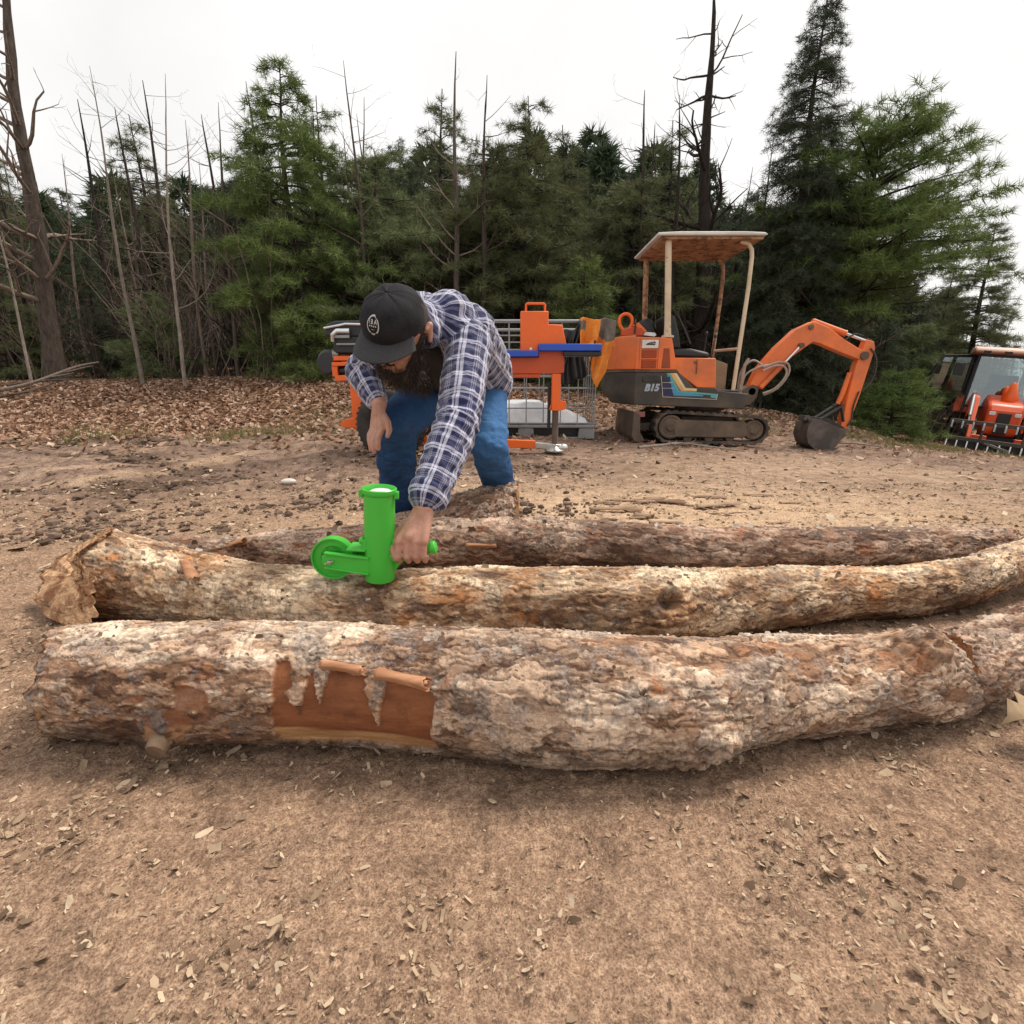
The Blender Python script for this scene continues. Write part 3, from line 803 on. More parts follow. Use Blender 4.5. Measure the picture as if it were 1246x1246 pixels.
for y in (-0.030, 0.030):
    mb.prism([(-0.02, 0.028), (-0.13, 0.036), (-0.143, 0.048), (-0.143, 0.066), (-0.13, 0.076), (-0.02, 0.072)], 'y', y - 0.004, y + 0.004)
    for z0, z1 in ((0.034, 0.026), (0.074, 0.070)):
        mb.bar((-0.135, y - 0.004 if y < 0 else y + 0.004, z0 + 0.004), (-0.02, y - 0.004 if y < 0 else y + 0.004, z1), 0.014, 0.005)
mb.box((-0.055, 0, 0.087), (0.05, 0.060, 0.006)); mb.box((-0.035, 0, 0.10), (0.012, 0.05, 0.03))
mb.build('arm', M['green'], tool, bevel=0.0015)
mb = MB()
wc = Vector((-0.122, 0, 0.053))
mb.lathe([(0.030, -0.004), (0.053, -0.004), (0.053, -0.013), (0.0575, -0.013), (0.0575, 0.013), (0.053, 0.013), (0.053, 0.004), (0.03, 0.004), (0.03, 0.004)], wc, (0, 1, 0), 48)
mb.lathe([(0.006, -0.016), (0.016, -0.016), (0.016, 0.016), (0.006, 0.016)], wc, (0, 1, 0), 24)
mb.lathe([(0.001, -0.004), (0.035, -0.004), (0.035, 0.004), (0.001, 0.004)], wc, (0, 1, 0), 32)
for k in range(5):
    a = 2 * math.pi * k / 5 + 0.5
    d = Vector((math.cos(a), 0, math.sin(a)))
    mb.bar(wc + d * 0.014, wc + d * 0.054, 0.022, 0.004, (0, 1, 0))
wheel = mb.build('wheel', M['green'], tool, bevel=0.0008)
mb = MB(); mb.lathe([(0.0, -0.042), (0.006, -0.042), (0.007, -0.036), (0.007, 0.036), (0.0, 0.036)], wc, (0, 1, 0), 6)
mb.bar(wc + Vector((-.012, -.040, -.004)), wc + Vector((.012, -.040, .006)), 0.006, 0.004)
mb.build('axle_bolt', M['steel'], wheel, bevel=0.0006)
mb = MB()
mb.lathe([(0.024, 0.0), (0.024, 0.035), (0.019, 0.04), (0.0150, 0.046), (0.0150, 0.106), (0.0175, 0.110), (0.0185, 0.115), (0.0175, 0.121), (0.012, 0.124), (0.0, 0.124)], (0.030, 0, 0.070), (1, 0, 0.25), 28)
mb.build('handle', M['green'], tool, bevel=0.0008)
mb = MB(); mb.prism([(0.036, 0.02), (0.064, 0.058), (0.064, 0.07), (0.036, 0.06)], 'y', -0.005, 0.005)
mb.build('gusset', M['green'], tool, bevel=0.001)
# ------------------------------------------------------------------ the man
def capsules(segs):
    """segs: (p, rp, q, rq) tapered capsules -> one MB of closed shapes"""
    mb = MB()
    for p, rp, q, rq in segs:
        p, q = Vector(p), Vector(q); d = q - p; L = max(d.length, 1e-4)
        if d.length < 1e-4: d = Vector((0, 0, 1))
        prof = [(0.0, -rp)] + [(rp * math.sin(a), -rp * math.cos(a)) for a in (R(30), R(60))] + [(rp, 0)]
        prof += [(rq, L)] + [(rq * math.cos(a), L + rq * math.sin(a)) for a in (R(30), R(60))] + [(0.0, L + rq)]
        mb.lathe([(max(r, 1e-5), h) for r, h in prof], p, d, 14)
    return mb

def blob(segs, voxel, smooth=6, extra=None):
    mb = capsules(segs)
    if extra: mb.add(extra.v, extra.f)
    return evaluated_arrays(mb.v, mb.f, [('REMESH', dict(mode='VOXEL', voxel_size=voxel, adaptivity=0.0)), ('SMOOTH', dict(factor=0.5, iterations=smooth))])

def poly_obj(name, V, F, mat, parent, attrs=None, off=(0, 0, 0)):
    me = bpy.data.meshes.new(name); me.from_pydata((np.asarray(V) - np.array(off)).tolist(), [], F)
    me.materials.append(mat)
    for k, a in (attrs or {}).items():
        x = me.attributes.new(k, 'FLOAT', 'POINT'); x.data.foreach_set('value', np.asarray(a, dtype=np.float32))
    me.polygons.foreach_set('use_smooth', [True] * len(me.polygons))
    return link(bpy.data.objects.new(name, me), parent)

def vnormals(V, F):
    N = np.zeros_like(V); Fa = np.array([f if len(f) == 4 else (*f, f[-1]) for f in F])
    n = np.cross(V[Fa[:, 2]] - V[Fa[:, 0]], V[Fa[:, 3]] - V[Fa[:, 1]])
    for k in range(4): np.add.at(N, Fa[:, k], n)
    return N / (np.linalg.norm(N, axis=1)[:, None] + 1e-12)

# joints, metres in the scene
PO = Vector((-0.24, 2.36, 0.0))
Hc = Vector((-0.333, 1.625, 0.864))
NB = Vector((-0.255, 1.815, 0.925))
SL, SR = Vector((-0.140, 1.815, 0.850)), Vector((-0.43, 1.93, 0.850))
EL, WL = Vector((-0.158, 1.565, 0.605)), Vector((-0.235, 1.365, 0.398))
ER, WR = Vector((-0.552, 2.00, 0.765)), Vector((-0.462, 1.865, 0.648))
CH, WA = Vector((-0.245, 2.06, 0.885)), Vector((-0.185, 2.36, 0.775))
HL, HR = Vector((-0.125, 2.42, 0.705)), Vector((-0.325, 2.40, 0.705))
KL, AL = Vector((-0.092, 2.17, 0.455)), Vector((-0.032, 2.45, 0.130))
KR, AR = Vector((-0.450, 2.035, 0.560)), Vector((-0.497, 2.28, 0.120))
F_ = Vector((-0.37, -0.66, -0.66)).normalized()
U_ = Vector((0.03, -0.56, 0.82)); U_ = (U_ - F_ * U_.dot(F_)).normalized()
L_ = U_.cross(F_).normalized()
def hd(l, f, u): return Hc + L_ * l + F_ * f + U_ * u

body = []
for a, ra, b, rb in ((hd(0, -.012, .030), .082, hd(0, .014, .034), .080), (hd(0, .03, -.01), .066, hd(0, .045, -.06), .050), (hd(0, .055, -.085), .034, hd(0, .072, -.092), .022),
                     (hd(0, .078, .03), .018, hd(0, .102, -.012), .015), (hd(.03, .072, .035), .018, hd(-.03, .072, .035), .018), (hd(.036, .060, -.012), .026, hd(-.036, .060, -.012), .026),
                     (hd(.02, .080, -.05), .010, hd(-.02, .080, -.05), .010),
                     (hd(0, -.045, -.04), .058, NB, .055), (NB, .050, CH, .08), (CH + Vector((.06, -.02, 0)), .10, WA + Vector((.04, 0, 0)), .10), (CH - Vector((.06, -.02, 0)), .10, WA - Vector((.06, 0, 0)), .10),
                     (NB - Vector((0, 0, .02)), .05, SL, .035), (NB - Vector((0, 0, .02)), .05, SR, .035), (SL, .052, EL, .042), (EL, .043, WL, .028), (SR, .052, ER, .042), (ER, .042, WR, .027),
                     (WA, .11, (HL + HR) / 2, .11), (HL, .07, KL, .055), (KL, .052, AL, .04), (HR, .07, KR, .055), (KR, .052, AR, .04), (AL, .038, AL + Vector((.03, -.13, -.07)), .03), (AR, .038, AR + Vector((-.05, -.13, -.06)), .03)):
    body.append((a, ra, b, rb))
for s in (1, -1):       # ears
    e0 = hd(s * .082, -.022, .018)
    body += [(e0, .013, hd(s * .093, -.030, .028), .010), (hd(s * .092, -.033, .025), .0085, hd(s * .090, -.020, -.020), .0075), (hd(s * .092, -.012, .026), .006, hd(s * .092, -.032, .030), .007)]
# left hand closed round the handle of the green tool
G = Vector((-0.2585, 1.335, 0.291))
fx = [-0.039, -0.0155, 0.0075, 0.029]; fr = [.0090, .0093, .0089, .0080]; fl_ = [0.95, 1.05, 1.0, 0.85]
for x, r, l in zip(fx, fr, fl_):
    m = G + Vector((x, -.022, .027)); p = G + Vector((x, -.031 - .004 * (l - .9), -.012)); q = G + Vector((x, -.012, -.029)); e = G + Vector((x + .001, .012 * l, -.026))
    body += [(m, r * 1.12, p, r), (p, r, q, r * .93), (q, r * .93, e, r * .82), (WL + Vector((x * .35, -.004, -.01)), .0175, m, .0125)]
body += [(WL, .026, WL + Vector((-.004, -.012, -.03)), .022), (WL + Vector((-.010, -.01, -.04)), .022, G + Vector((-.01, -.018, .040)), .018),
         (WL + Vector((-.02, -.006, -.032)), .016, G + Vector((-.050, .002, .038)), .0125), (G + Vector((-.050, .002, .038)), .0125, G + Vector((-.055, -.016, .008)), .0112), (G + Vector((-.055, -.016, .008)), .0110, G + Vector((-.045, -.030, -.016)), .0088)]
# right hand hanging relaxed over the knee
for k, (mx, my, mz, tx, ty, tz, r) in enumerate(((.016, -.030, -.080, .002, -.052, -.150, .0095), (.000, -.022, -.084, -.016, -.045, -.162, .0098), (-.014, -.010, -.082, -.030, -.032, -.156, .0095), (-.026, .004, -.076, -.038, -.016, -.138, .0085))):
    m = WR + Vector((mx, my, mz)); e = WR + Vector((tx, ty, tz)); md = m.lerp(e, .46) + Vector((-.006, -.010, 0)); m2 = m.lerp(e, .75) + Vector((-.004, -.007, 0))
    body += [(WR + Vector((mx * .4, my * .4, -.012)), .016, m, .0125), (m, r * 1.1, md, r), (md, r, m2, r * .9), (m2, r * .9, e, r * .78)]
body += [(WR, .025, WR + Vector((0, -.01, -.03)), .022), (WR + Vector((.008, -.012, -.028)), .015, WR + Vector((.034, -.030, -.060)), .012), (WR + Vector((.034, -.030, -.060)), .0115, WR + Vector((.040, -.040, -.086)), .0105), (WR + Vector((.040, -.040, -.086)), .0105, WR + Vector((.034, -.048, -.106)), .0085)]

def skin_mat():
    t = NT('skin'); n = t.noise(18, 5, 0.6); n2 = t.noise(160, 4, 0.6)
    c = t.ramp(n, [(0.3, (0.40, 0.185, 0.125)), (0.6, (0.52, 0.275, 0.195)), (0.8, (0.58, 0.33, 0.25))])
    t.color(t.mix(t.ramp(n2, [(0.3, 0.3), (0.6, 0.0)]), c, (0.30, 0.12, 0.08))); t.rough(0.5)
    t.bsdf.inputs['Subsurface Weight'].default_value = 0.08; t.bsdf.inputs['Subsurface Radius'].default_value = (0.012, 0.005, 0.003)
    t.bump(n2, 0.35, 0.0015); return t.m
V, Fb = blob(body, 0.0031, 4)
person = poly_obj('person', V, Fb, skin_mat(), None, off=PO)
person.location = PO
tag(person, 'bearded man in black cap and plaid shirt bending over the logs, gripping the green tool', 'person')
CH_OFF = PO      # children are built in world space and shifted by this

# --- shirt
lat = (SL - SR).normalized()
sh = [(CH + lat * .075 + Vector((0, 0, .01)), .118, WA + Vector((.055, .01, .01)), .132), (CH - lat * .075, .118, WA + Vector((-.075, .0, 0)), .130), (CH + Vector((0, 0, .005)), .135, WA, .14),
      (NB + lat * .05 + Vector((0, .05, .005)), .092, CH, .125), (NB - lat * .05 + Vector((0, .05, .005)), .092, CH, .12),
      (NB + Vector((.02, .0, -.01)), .072, SL + Vector((0, .01, .0)), .078), (NB + Vector((-.02, .02, -.02)), .072, SR, .074), (SL, .080, CH, .12), (SR, .078, CH, .12),
      (SL, .080, EL, .068), (EL, .069, EL.lerp(WL, .5), .062), (EL.lerp(WL, .5), .062, EL.lerp(WL, .80), .052), (EL.lerp(WL, .80), .052, EL.lerp(WL, .86), .054),
      (SR, .074, ER, .064), (ER, .062, ER.lerp(WR, .5), .054), (ER.lerp(WR, .5), .054, ER.lerp(WR, .80), .047),
      (WA + Vector((.05, .0, 0)), .128, WA + Vector((.075, .05, -.045)), .118), (WA + Vector((-.07, .0, 0)), .126, WA + Vector((-.08, .04, -.06)), .12),
      (NB + Vector((0, .03, 0)), .085, hd(0, -.085, -.045), .070), (hd(.035, -.085, -.055), .052, hd(-.035, -.085, -.055), .052)]
V, Fs = blob(sh, 0.0052, 7)
N = vnormals(V, Fs)
def seg_info(V, p, q):
    p, q = np.array(p), np.array(q); d = q - p; L = np.linalg.norm(d); d = d / L
    s = np.clip((V - p) @ d, 0, L); c = p + s[:, None] * d
    return np.linalg.norm(V - c, axis=1), s, L, d, V - c
def ang(off, d, ref):
    e2 = np.array(ref, float); e2 = e2 - d * (e2 @ d); e2 /= np.linalg.norm(e2); e1 = np.cross(d, e2)
    return np.arctan2(off @ e1, off @ e2)
dt = np.minimum(seg_info(V, CH, WA)[0] - 0.15, np.minimum(seg_info(V, NB + Vector((0, .05, 0)), CH)[0] - .115, np.minimum(seg_info(V, NB, SL + (NB - SL) * .45)[0] - .07, seg_info(V, NB, SR + (NB - SR) * .45)[0] - .07)))
arm = []
for S, E, W in ((SL, EL, WL), (SR, ER, WR)):
    d1, s1, L1, x1, o1 = seg_info(V, S, E); s1 = np.where(s1 <= 0, (V - np.array(S)) @ x1, s1); d2, s2, L2, x2, o2 = seg_info(V, E, W)
    fore = d2 < d1
    arm.append((np.minimum(d1, d2) - .068, np.where(fore, L1 + s2, s1), np.where(fore, ang(o2, x2, (-.3, -1, .2)), ang(o1, x1, (-.3, -1, .2)))))
useR = arm[1][0] < arm[0][0]
da = np.where(useR, arm[1][0], arm[0][0]); va = np.where(useR, arm[1][1], arm[0][1]); ua = np.where(useR, arm[1][2], arm[0][2]) * 0.062
_, s_t, L_t, x_t, o_t = seg_info(V, NB + (NB - WA) * 0.3, WA + (WA - NB) * 0.3)
ut = ang(o_t, x_t, (0.15, -.25, 1)) * 0.135; vt = s_t
wv = da - dt
# folds: broad sags plus creases that run across the sleeves and down the back
P = V.copy()
crease = np.maximum(0, 1 - np.abs(fbm(P * np.array([11, 11, 16]), 3, 201)) * 5)
h = fbm(P * np.array([7, 7, 11]), 3, 202) * 0.010 - crease * 0.0055 + fbm(P * 30, 3, 203) * 0.0025
near_elbow = np.exp(-(np.linalg.norm(V - np.array(EL), axis=1) / 0.11) ** 2) + 0.9 * np.exp(-(np.linalg.norm(V - np.array(EL.lerp(WL, .74)), axis=1) / 0.06) ** 2)
h = h + near_elbow * (np.sin(va * 170 + ua * 30 + fbm(P * 9, 2, 205) * 4) * 0.0042) * (wv < 0.01)
fa = (va > 0.0) & (wv < 0)
ofs = fbm(P * 12, 2, 207) * .006; V = V + N * h[:, None]
tfr = va / (np.linalg.norm(np.array(EL - SL)) + np.linalg.norm(np.array(WL - EL)))
cuffL = sstep(0.87, 0.88, tfr) * (~useR) * (wv < 0)
V = V + N * (cuffL * 0.004)[:, None]
ut = ut + fbm(P * 8, 3, 208) * 0.008; vt = vt + fbm(P * 8, 3, 209) * 0.010; ua = ua + fbm(P * 9, 3, 210) * 0.004; va = va + fbm(P * 9, 3, 211) * 0.006

def plaid_mat():
    t = NT('plaid_flannel')
    def stripes(coord, per, off):
        f = t.math('FRACT', t.math('ADD', t.math('DIVIDE', coord, per), off))
        w = t.ramp(f, [(0.0, 0.0), (0.08, 1.0), (0.20, 0.05), (0.245, 0.95), (0.33, 0.0), (0.52, 0.38), (0.57, 0.0), (0.60, 0.45), (0.645, 0.0), (0.68, 0.38), (0.73, 0.0)], 'CONSTANT')
        return w
    sel = t.math('LESS_THAN', t.attr('arm_w'), 0.0)
    mixf = lambda a, b: t.math('ADD', t.math('MULTIPLY', a, sel), t.math('MULTIPLY', b, t.math('SUBTRACT', 1.0, sel)))
    u = mixf(t.attr('plaid_ua'), t.attr('plaid_ut')); v = mixf(t.attr('plaid_va'), t.attr('plaid_vt'))
    a, b = stripes(u, 0.074, 0.38), stripes(v, 0.068, 0.1)
    w = t.math('MULTIPLY', t.math('ADD', a, b), 0.62, True)
    n = t.noise(260, 2, 0.6); n2 = t.noise(14, 4, 0.6)
    dark = t.ramp(n2, [(0.3, (0.016, 0.018, 0.062)), (0.7, (0.030, 0.036, 0.115))])
    c = t.mix(w, dark, (0.56, 0.56, 0.68))
    c = t.mix(1.0, c, t.ramp(n, [(0.3, 0.72), (0.7, 1.12)]), 'MULTIPLY')
    t.color(c); t.rough(0.9); t.bsdf.inputs['Sheen Weight'].default_value = 0.25; t.bsdf.inputs['Specular IOR Level'].default_value = 0.2
    t.bump(n, 0.25, 0.001); return t.m
shirt = poly_obj('shirt', V, Fs, plaid_mat(), person, dict(arm_w=wv, plaid_ua=ua, plaid_va=va, plaid_ut=ut, plaid_vt=vt), PO)

# dark undershirt showing at the open front
M['black_cloth'] = worn('black_cloth', (0.014, 0.014, 0.017), (0.03, 0.027, 0.025), 0.4, 0.85, 0, 30, 0.3)
V, Fu = blob([(CH + Vector((-.03, -.05, -.06)), .105, WA + Vector((-.06, -.06, -.03)), .10), (NB + Vector((-.03, .04, -.06)), .07, CH + Vector((-.03, -.04, -.06)), .10)], 0.008, 4)
poly_obj('undershirt', V, Fu, M['black_cloth'], person, off=PO)

# --- jeans and belt
je = [((HL + HR) / 2 + Vector((.03, .0, .04)), .125, (HL + HR) / 2 + Vector((.02, .02, -.01)), .125), (HL + Vector((0, 0, .03)), .105, HR + Vector((0, 0, .03)), .105),
      (HL, .104, KL, .082), (KL, .082, KL.lerp(AL, .5), .074), (KL.lerp(AL, .5), .074, KL.lerp(AL, .93), .072), (KL.lerp(AL, .9), .072, KL.lerp(AL, 1.0), .068),
      (HR, .108, KR, .088), (KR, .087, KR.lerp(AR, .5), .078), (KR.lerp(AR, .5), .078, KR.lerp(AR, 1.0), .074)]
V, Fj = blob(je, 0.006, 14); N = vnormals(V, Fj)
crease = np.maximum(0, 1 - np.abs(fbm(V * np.array([10, 10, 19]), 3, 301)) * 5)
crease2 = 0
kn = np.exp(-(np.linalg.norm(V - np.array(KL), axis=1) / .14) ** 2) + np.exp(-(np.linalg.norm(V - np.array(KR) + np.array([0, -.06, .12]), axis=1) / .14) ** 2) + np.exp(-(np.linalg.norm(V - np.array(KL.lerp(AL, .85)), axis=1) / .12) ** 2)
V2 = V + N * (fbm(V * np.array([6, 6, 9]), 2, 302) * 0.005 + fbm(V * np.array([15, 15, 22]), 3, 304) * 0.0020 - crease * (0.0022 + 0.0055 * np.clip(kn, 0, 1)) + np.clip(kn, 0, 1) * 0.0035 * np.sin(V[:, 2] * 75 + V[:, 0] * 40 + fbm(V * 5, 2, 303) * 5))[:, None]
lit_fade = np.exp(-(np.linalg.norm(V - np.array(HL.lerp(KL, .6)) - np.array([.0, -.08, .0]), axis=1) / .20) ** 2) * 1.2 + 0.30 * np.exp(-(np.linalg.norm(V - np.array(KR) - np.array([0, -.08, -.05]), axis=1) / .12) ** 2)  # worn thigh front; the sunlit leg is painted much lighter than the shaded one
def denim():
    t = NT('blue_denim'); n = t.noise(200, 3, 0.7); n2 = t.noise(12, 6, 0.7)
    c = t.ramp(n2, [(0.3, (0.010, 0.030, 0.082)), (0.5, (0.017, 0.050, 0.130)), (0.75, (0.032, 0.082, 0.19))])
    c = t.mix(t.math('MULTIPLY', t.attr('lit_fade'), 0.8, True), c, (0.075, 0.20, 0.42))  # paler blue paints the sunlit leg
    c = t.mix(t.ramp(n, [(0.35, 0.35), (0.65, 0.0)]), c, (0.012, 0.045, 0.13))
    c = t.mix(t.ramp(t.noise(7, 5, 0.7), [(0.56, 0.0), (0.75, 0.4)]), c, (0.085, 0.075, 0.065))
    t.color(c); t.rough(0.9); t.bsdf.inputs['Specular IOR Level'].default_value = 0.2; t.bump(n, 0.3, 0.001); return t.m
jeans = poly_obj('jeans', V2, Fj, denim(), person, dict(lit_fade=lit_fade), PO)

# --- boots
M['boot_leather'] = worn('boot_leather', (0.25, 0.19, 0.13), (0.08, 0.06, 0.045), 0.7, 0.75, 0, 22, 0.4)
M['boot_sole'] = worn('boot_sole', (0.03, 0.027, 0.025), (0.10, 0.075, 0.055), 0.7, 0.85, 0, 30, 0.4)
for A, d in ((AL, Vector((.12, -.99, 0))), (AR, Vector((-.35, -.93, 0)))):
    heel = Vector((A.x, A.y + .03, .055)); toe = heel + d * .225 + Vector((0, 0, -.012))
    V, Fq = blob([(A + Vector((0, 0, .075)), .062, heel + Vector((0, 0, .02)), .052), (heel, .048, toe, .042), (A + Vector((0, 0, .02)), .056, heel.lerp(toe, .55) + Vector((0, 0, .012)), .044), (A + Vector((0, .0, .085)), .066, A + Vector((0, 0, .095)), .066)], .006, 5)
    b = poly_obj('boot', V, Fq, M['boot_leather'], person, off=PO)
    mb = MB(PO); s = d.cross(Vector((0, 0, 1)))
    out = [(0.0, .036), (.05, .04), (.12, .038), (.19, .048), (.25, .042), (.285, .018)]
    base = heel - d * .045
    pl = [base + d * x + s * w for x, w in out] + [base + d * x - s * w for x, w in reversed(out)]
    mb.prism([(p.x, p.y) for p in pl], 'z', 0.003, 0.026)
    mb.build('sole', M['boot_sole'], b, bevel=0.004)

# --- cap
cap_c = hd(0, 0.004, 0.036)
CA, CB, CHT = .085, .099, .095
def cap_pt(phi, tt, o=0.0):
    """phi 0 = front; tt 0 hem .. 1 crown"""
    e = 2.5
    rho = max(0.0, 1 - tt ** e) ** (1 / e)
    fr = 1.0 + 0.10 * max(0, math.cos(phi)) * (1 - tt) * tt * 4 * 0.5
    return cap_c + L_ * ((CA + o) * math.sin(phi) * rho) + F_ * ((CB + o) * math.cos(phi) * rho * fr) + U_ * ((CHT + o) * tt + .012 * max(0, math.cos(phi)) * tt * (1 - tt) * 4)
nu, nv = 40, 72
Vc = []
for i in range(nu):
    tt = 1 - (1 - i / (nu - 1)) ** 1.7 if False else math.sin(i / (nu - 1) * math.pi / 2)
    for j in range(nv):
        phi = 2 * math.pi * j / nv
        seam = 0.0014 * sum(math.exp(-((((phi - k * math.pi / 3 + math.pi) % (2 * math.pi)) - math.pi) / 0.03) ** 2) for k in range(6)) * (1 if i > 1 else 0)
        wr = float(mnoise.noise(Vector((math.cos(phi) * 2.2, math.sin(phi) * 2.2, tt * 2.6)))) * .004
        Vc.append(cap_pt(phi, min(tt, .9999), -seam + wr) - PO)
t = NT('cap_fabric'); n = t.noise(320, 2, .6); n2 = t.noise(20, 4, .6)
t.color(t.mix(t.ramp(n2, [(0.35, 0.0), (0.75, 0.5)]), t.ramp(n, [(0.3, (0.008, 0.008, 0.010)), (0.7, (0.022, 0.022, 0.027))]), (0.035, 0.033, 0.034))); t.rough(0.9); t.bump(n, 0.3, .001); t.bsdf.inputs['Specular IOR Level'].default_value = 0.2
M['cap'] = t.m
cap = mesh_np('cap', [tuple(v) for v in Vc], grid_faces(nu, nv, True), M['cap'], person)
sm = cap.modifiers.new('s', 'SOLIDIFY'); sm.thickness = 0.003
mb = MB(PO); mb.lathe([(0.0, .004), (.006, .003), (.007, 0), (.0, -.001)], cap_pt(0, .9999), U_, 12); mb.build('button', M['cap'], cap)
nu, nv = 12, 33
Vb = []
for i in range(nu):
    r = i / (nu - 1)
    for j in range(nv):
        s = -1 + 2 * j / (nv - 1); phi = s * R(68)
        p = cap_pt(phi, 0.02, 0.001)
        Vb.append(p + F_ * (.067 * r * math.sqrt(max(0, 1 - (abs(s) ** 2.6) * .92))) + U_ * (-.010 * r - .024 * s * s * r + .004) + L_ * (.010 * s * r) - PO)
t = NT('brim_fabric'); n = t.noise(320, 2, .6)
t.color(t.ramp(n, [(0.3, (0.026, 0.026, 0.028)), (0.7, (0.050, 0.050, 0.054))])); t.rough(0.92); t.bump(n, 0.3, .001)
brim = mesh_np('brim', [tuple(v) for v in Vb], grid_faces(nu, nv), t.m, cap)
sm = brim.modifiers.new('s', 'SOLIDIFY'); sm.thickness = 0.004; sm.offset = 0

def text_flat(body, size, bold=0.0, shear=0.0):
    """lettering as flat geometry in its own x,y plane, centred"""
    cu = bpy.data.curves.new('lettering', 'FONT'); cu.body = body; cu.size = size; cu.align_x = 'CENTER'; cu.align_y = 'CENTER'; cu.offset = bold; cu.shear = shear; cu.resolution_u = 3
    o = bpy.data.objects.new('lettering', cu); COL.objects.link(o)
    dg = bpy.context.evaluated_depsgraph_get(); e = o.evaluated_get(dg); me = e.to_mesh()
    vs = [v.co.copy() for v in me.vertices]; fs = [tuple(p.vertices) for p in me.polygons]
    e.to_mesh_clear(); bpy.data.objects.remove(o); bpy.data.curves.remove(cu)
    return vs, fs
def on_cap(x, y):
    phi = x / CB; tt = 0.54 + y / CHT
    return cap_pt(phi, tt, 0.003)
mb = MB(PO)
n = 40
for rr0, rr1 in ((0.0195, 0.0232),):
    vs = []
    for k in range(n):
        w = 2 * math.pi * k / n
        vs += [on_cap(rr0 * math.cos(w), rr0 * math.sin(w)), on_cap(rr1 * math.cos(w), rr1 * math.sin(w))]
    mb.add(vs, [(2 * k, 2 * k + 1, (2 * k + 3) % (2 * n), (2 * k + 2) % (2 * n)) for k in range(n)])
for txt, size, y in (('I B A', 0.0150, 0.0075), ('BREW CO', 0.0085, -0.0025), ('EST 09', 0.0070, -0.0095)):
    vs, fs = text_flat(txt if txt == 'I B A' else '= = = =' if 'BREW' in txt else '- - -', size, 0.0004)
    mb.add([on_cap(v.x, v.y + y) for v in vs], fs)
M['patch'] = worn('patch_thread', (0.52, 0.51, 0.50), (0.2, 0.2, 0.2), 0.3, 0.8, 0, 60)
mb.build('emblem', M['patch'], cap, fix=False)

# --- hair, beard, brows, eyes
t = NT('dark_hair'); g = t.new('ShaderNodeNewGeometry').outputs['Random Per Island']
t.color(t.ramp(g, [(0.0, (0.012, 0.008, 0.006)), (0.6, (0.035, 0.021, 0.014)), (1.0, (0.085, 0.048, 0.028))])); t.rough(0.55); M['hair'] = t.m
def strands(name, roots, dirs, length, parent, seed, droop=0.6, width=0.0016, segs=4):
    rg = np.random.default_rng(seed); n = len(roots)
    p = np.array(roots); d = np.array(dirs) + rg.normal(0, .28, (n, 3)); d /= np.linalg.norm(d, axis=1)[:, None]
    L = rg.uniform(.6, 1.15, n)[:, None] * length
    rows = []
    for k in range(segs + 1):
        s = np.cross(d, rg.normal(0, 1, (1, 3)).repeat(n, 0)); s /= np.linalg.norm(s, axis=1)[:, None] + 1e-9
        w = width * (1 - .8 * k / segs)
        rows.append(np.stack([p - s * w, p + s * w], 1))
        p = p + d * L / segs; d = d + np.array([0, 0, -droop]) / segs + rg.normal(0, .18, (n, 3)); d /= np.linalg.norm(d, axis=1)[:, None]
    V = np.stack(rows, 1).reshape(n, -1, 3)
    b = np.arange(n)[:, None] * (2 * (segs + 1))
    Fh = np.concatenate([b + np.array([[2 * k, 2 * k + 1, 2 * k + 3, 2 * k + 2]]) for k in range(segs)], 0)
    return mesh_np(name, V.reshape(-1, 3) - np.array(PO), Fh, M['hair'], parent)
V, Fq = blob([(hd(0, .066, -.085), .036, hd(0, .070, -.105) + Vector((.02, .045, .0)), .036), (hd(.055, .022, -.045), .020, hd(.03, .055, -.095), .026), (hd(-.055, .022, -.045), .020, hd(-.03, .055, -.095), .026),
              (hd(.070, -.004, .0), .012, hd(.056, .02, -.06), .018), (hd(-.070, -.004, .0), .012, hd(-.056, .02, -.06), .018), (hd(.035, .06, -.10), .03, hd(.035, .055, -.115) + Vector((.03, .04, -.01)), .032), (hd(-.02, .085, -.042), .009, hd(.02, .085, -.042), .009)], .005, 4)
N = vnormals(V, Fq); V = V + N * (fbm(V * np.array([55, 55, 22]), 4, 401) * .012)[:, None]
beard = poly_obj('beard', V, Fq, M['hair'], person, off=PO)
ix = np.random.default_rng(3).choice(len(V), 2600)
bs = strands('beard_hair', V[ix], N[ix] * 0.7 + np.array(F_) * .3 - np.array(U_) * .7, 0.034, beard, 5, 0.5, 0.0011); bs['kind'] = 'stuff'
V, Fq = blob([(hd(0, -.02, .028), .088, hd(0, -.02, .04), .088), (hd(0, -.06, -.02), .066, hd(0, -.075, -.05), .055)], .005, 3)
kp_ = np.array([((Vector(v) - Hc).dot(F_) < .012) for v in V])
Fk = [f for f in Fq if all(kp_[list(f)])]
used = sorted({i for f in Fk for i in f}); mp = {a: b for b, a in enumerate(used)}
hair = poly_obj('hair', V[used], [tuple(mp[i] for i in f) for f in Fk], M['hair'], person, off=PO)
t = NT('eye'); t.color((0.5, 0.48, 0.45)).rough(0.15)
for s in (1, -1):
    mb = MB(PO); mb.ball(hd(s * .032, .083, .006), .011, 12, 8); mb.build('eye', t.m, person)
    mb = MB(PO); mb.tube([hd(s * .015, .096, .026), hd(s * .032, .096, .032), hd(s * .05, .083, .026)], [.003, .005, .002], 6); mb.build('eyebrow', M['hair'], person)
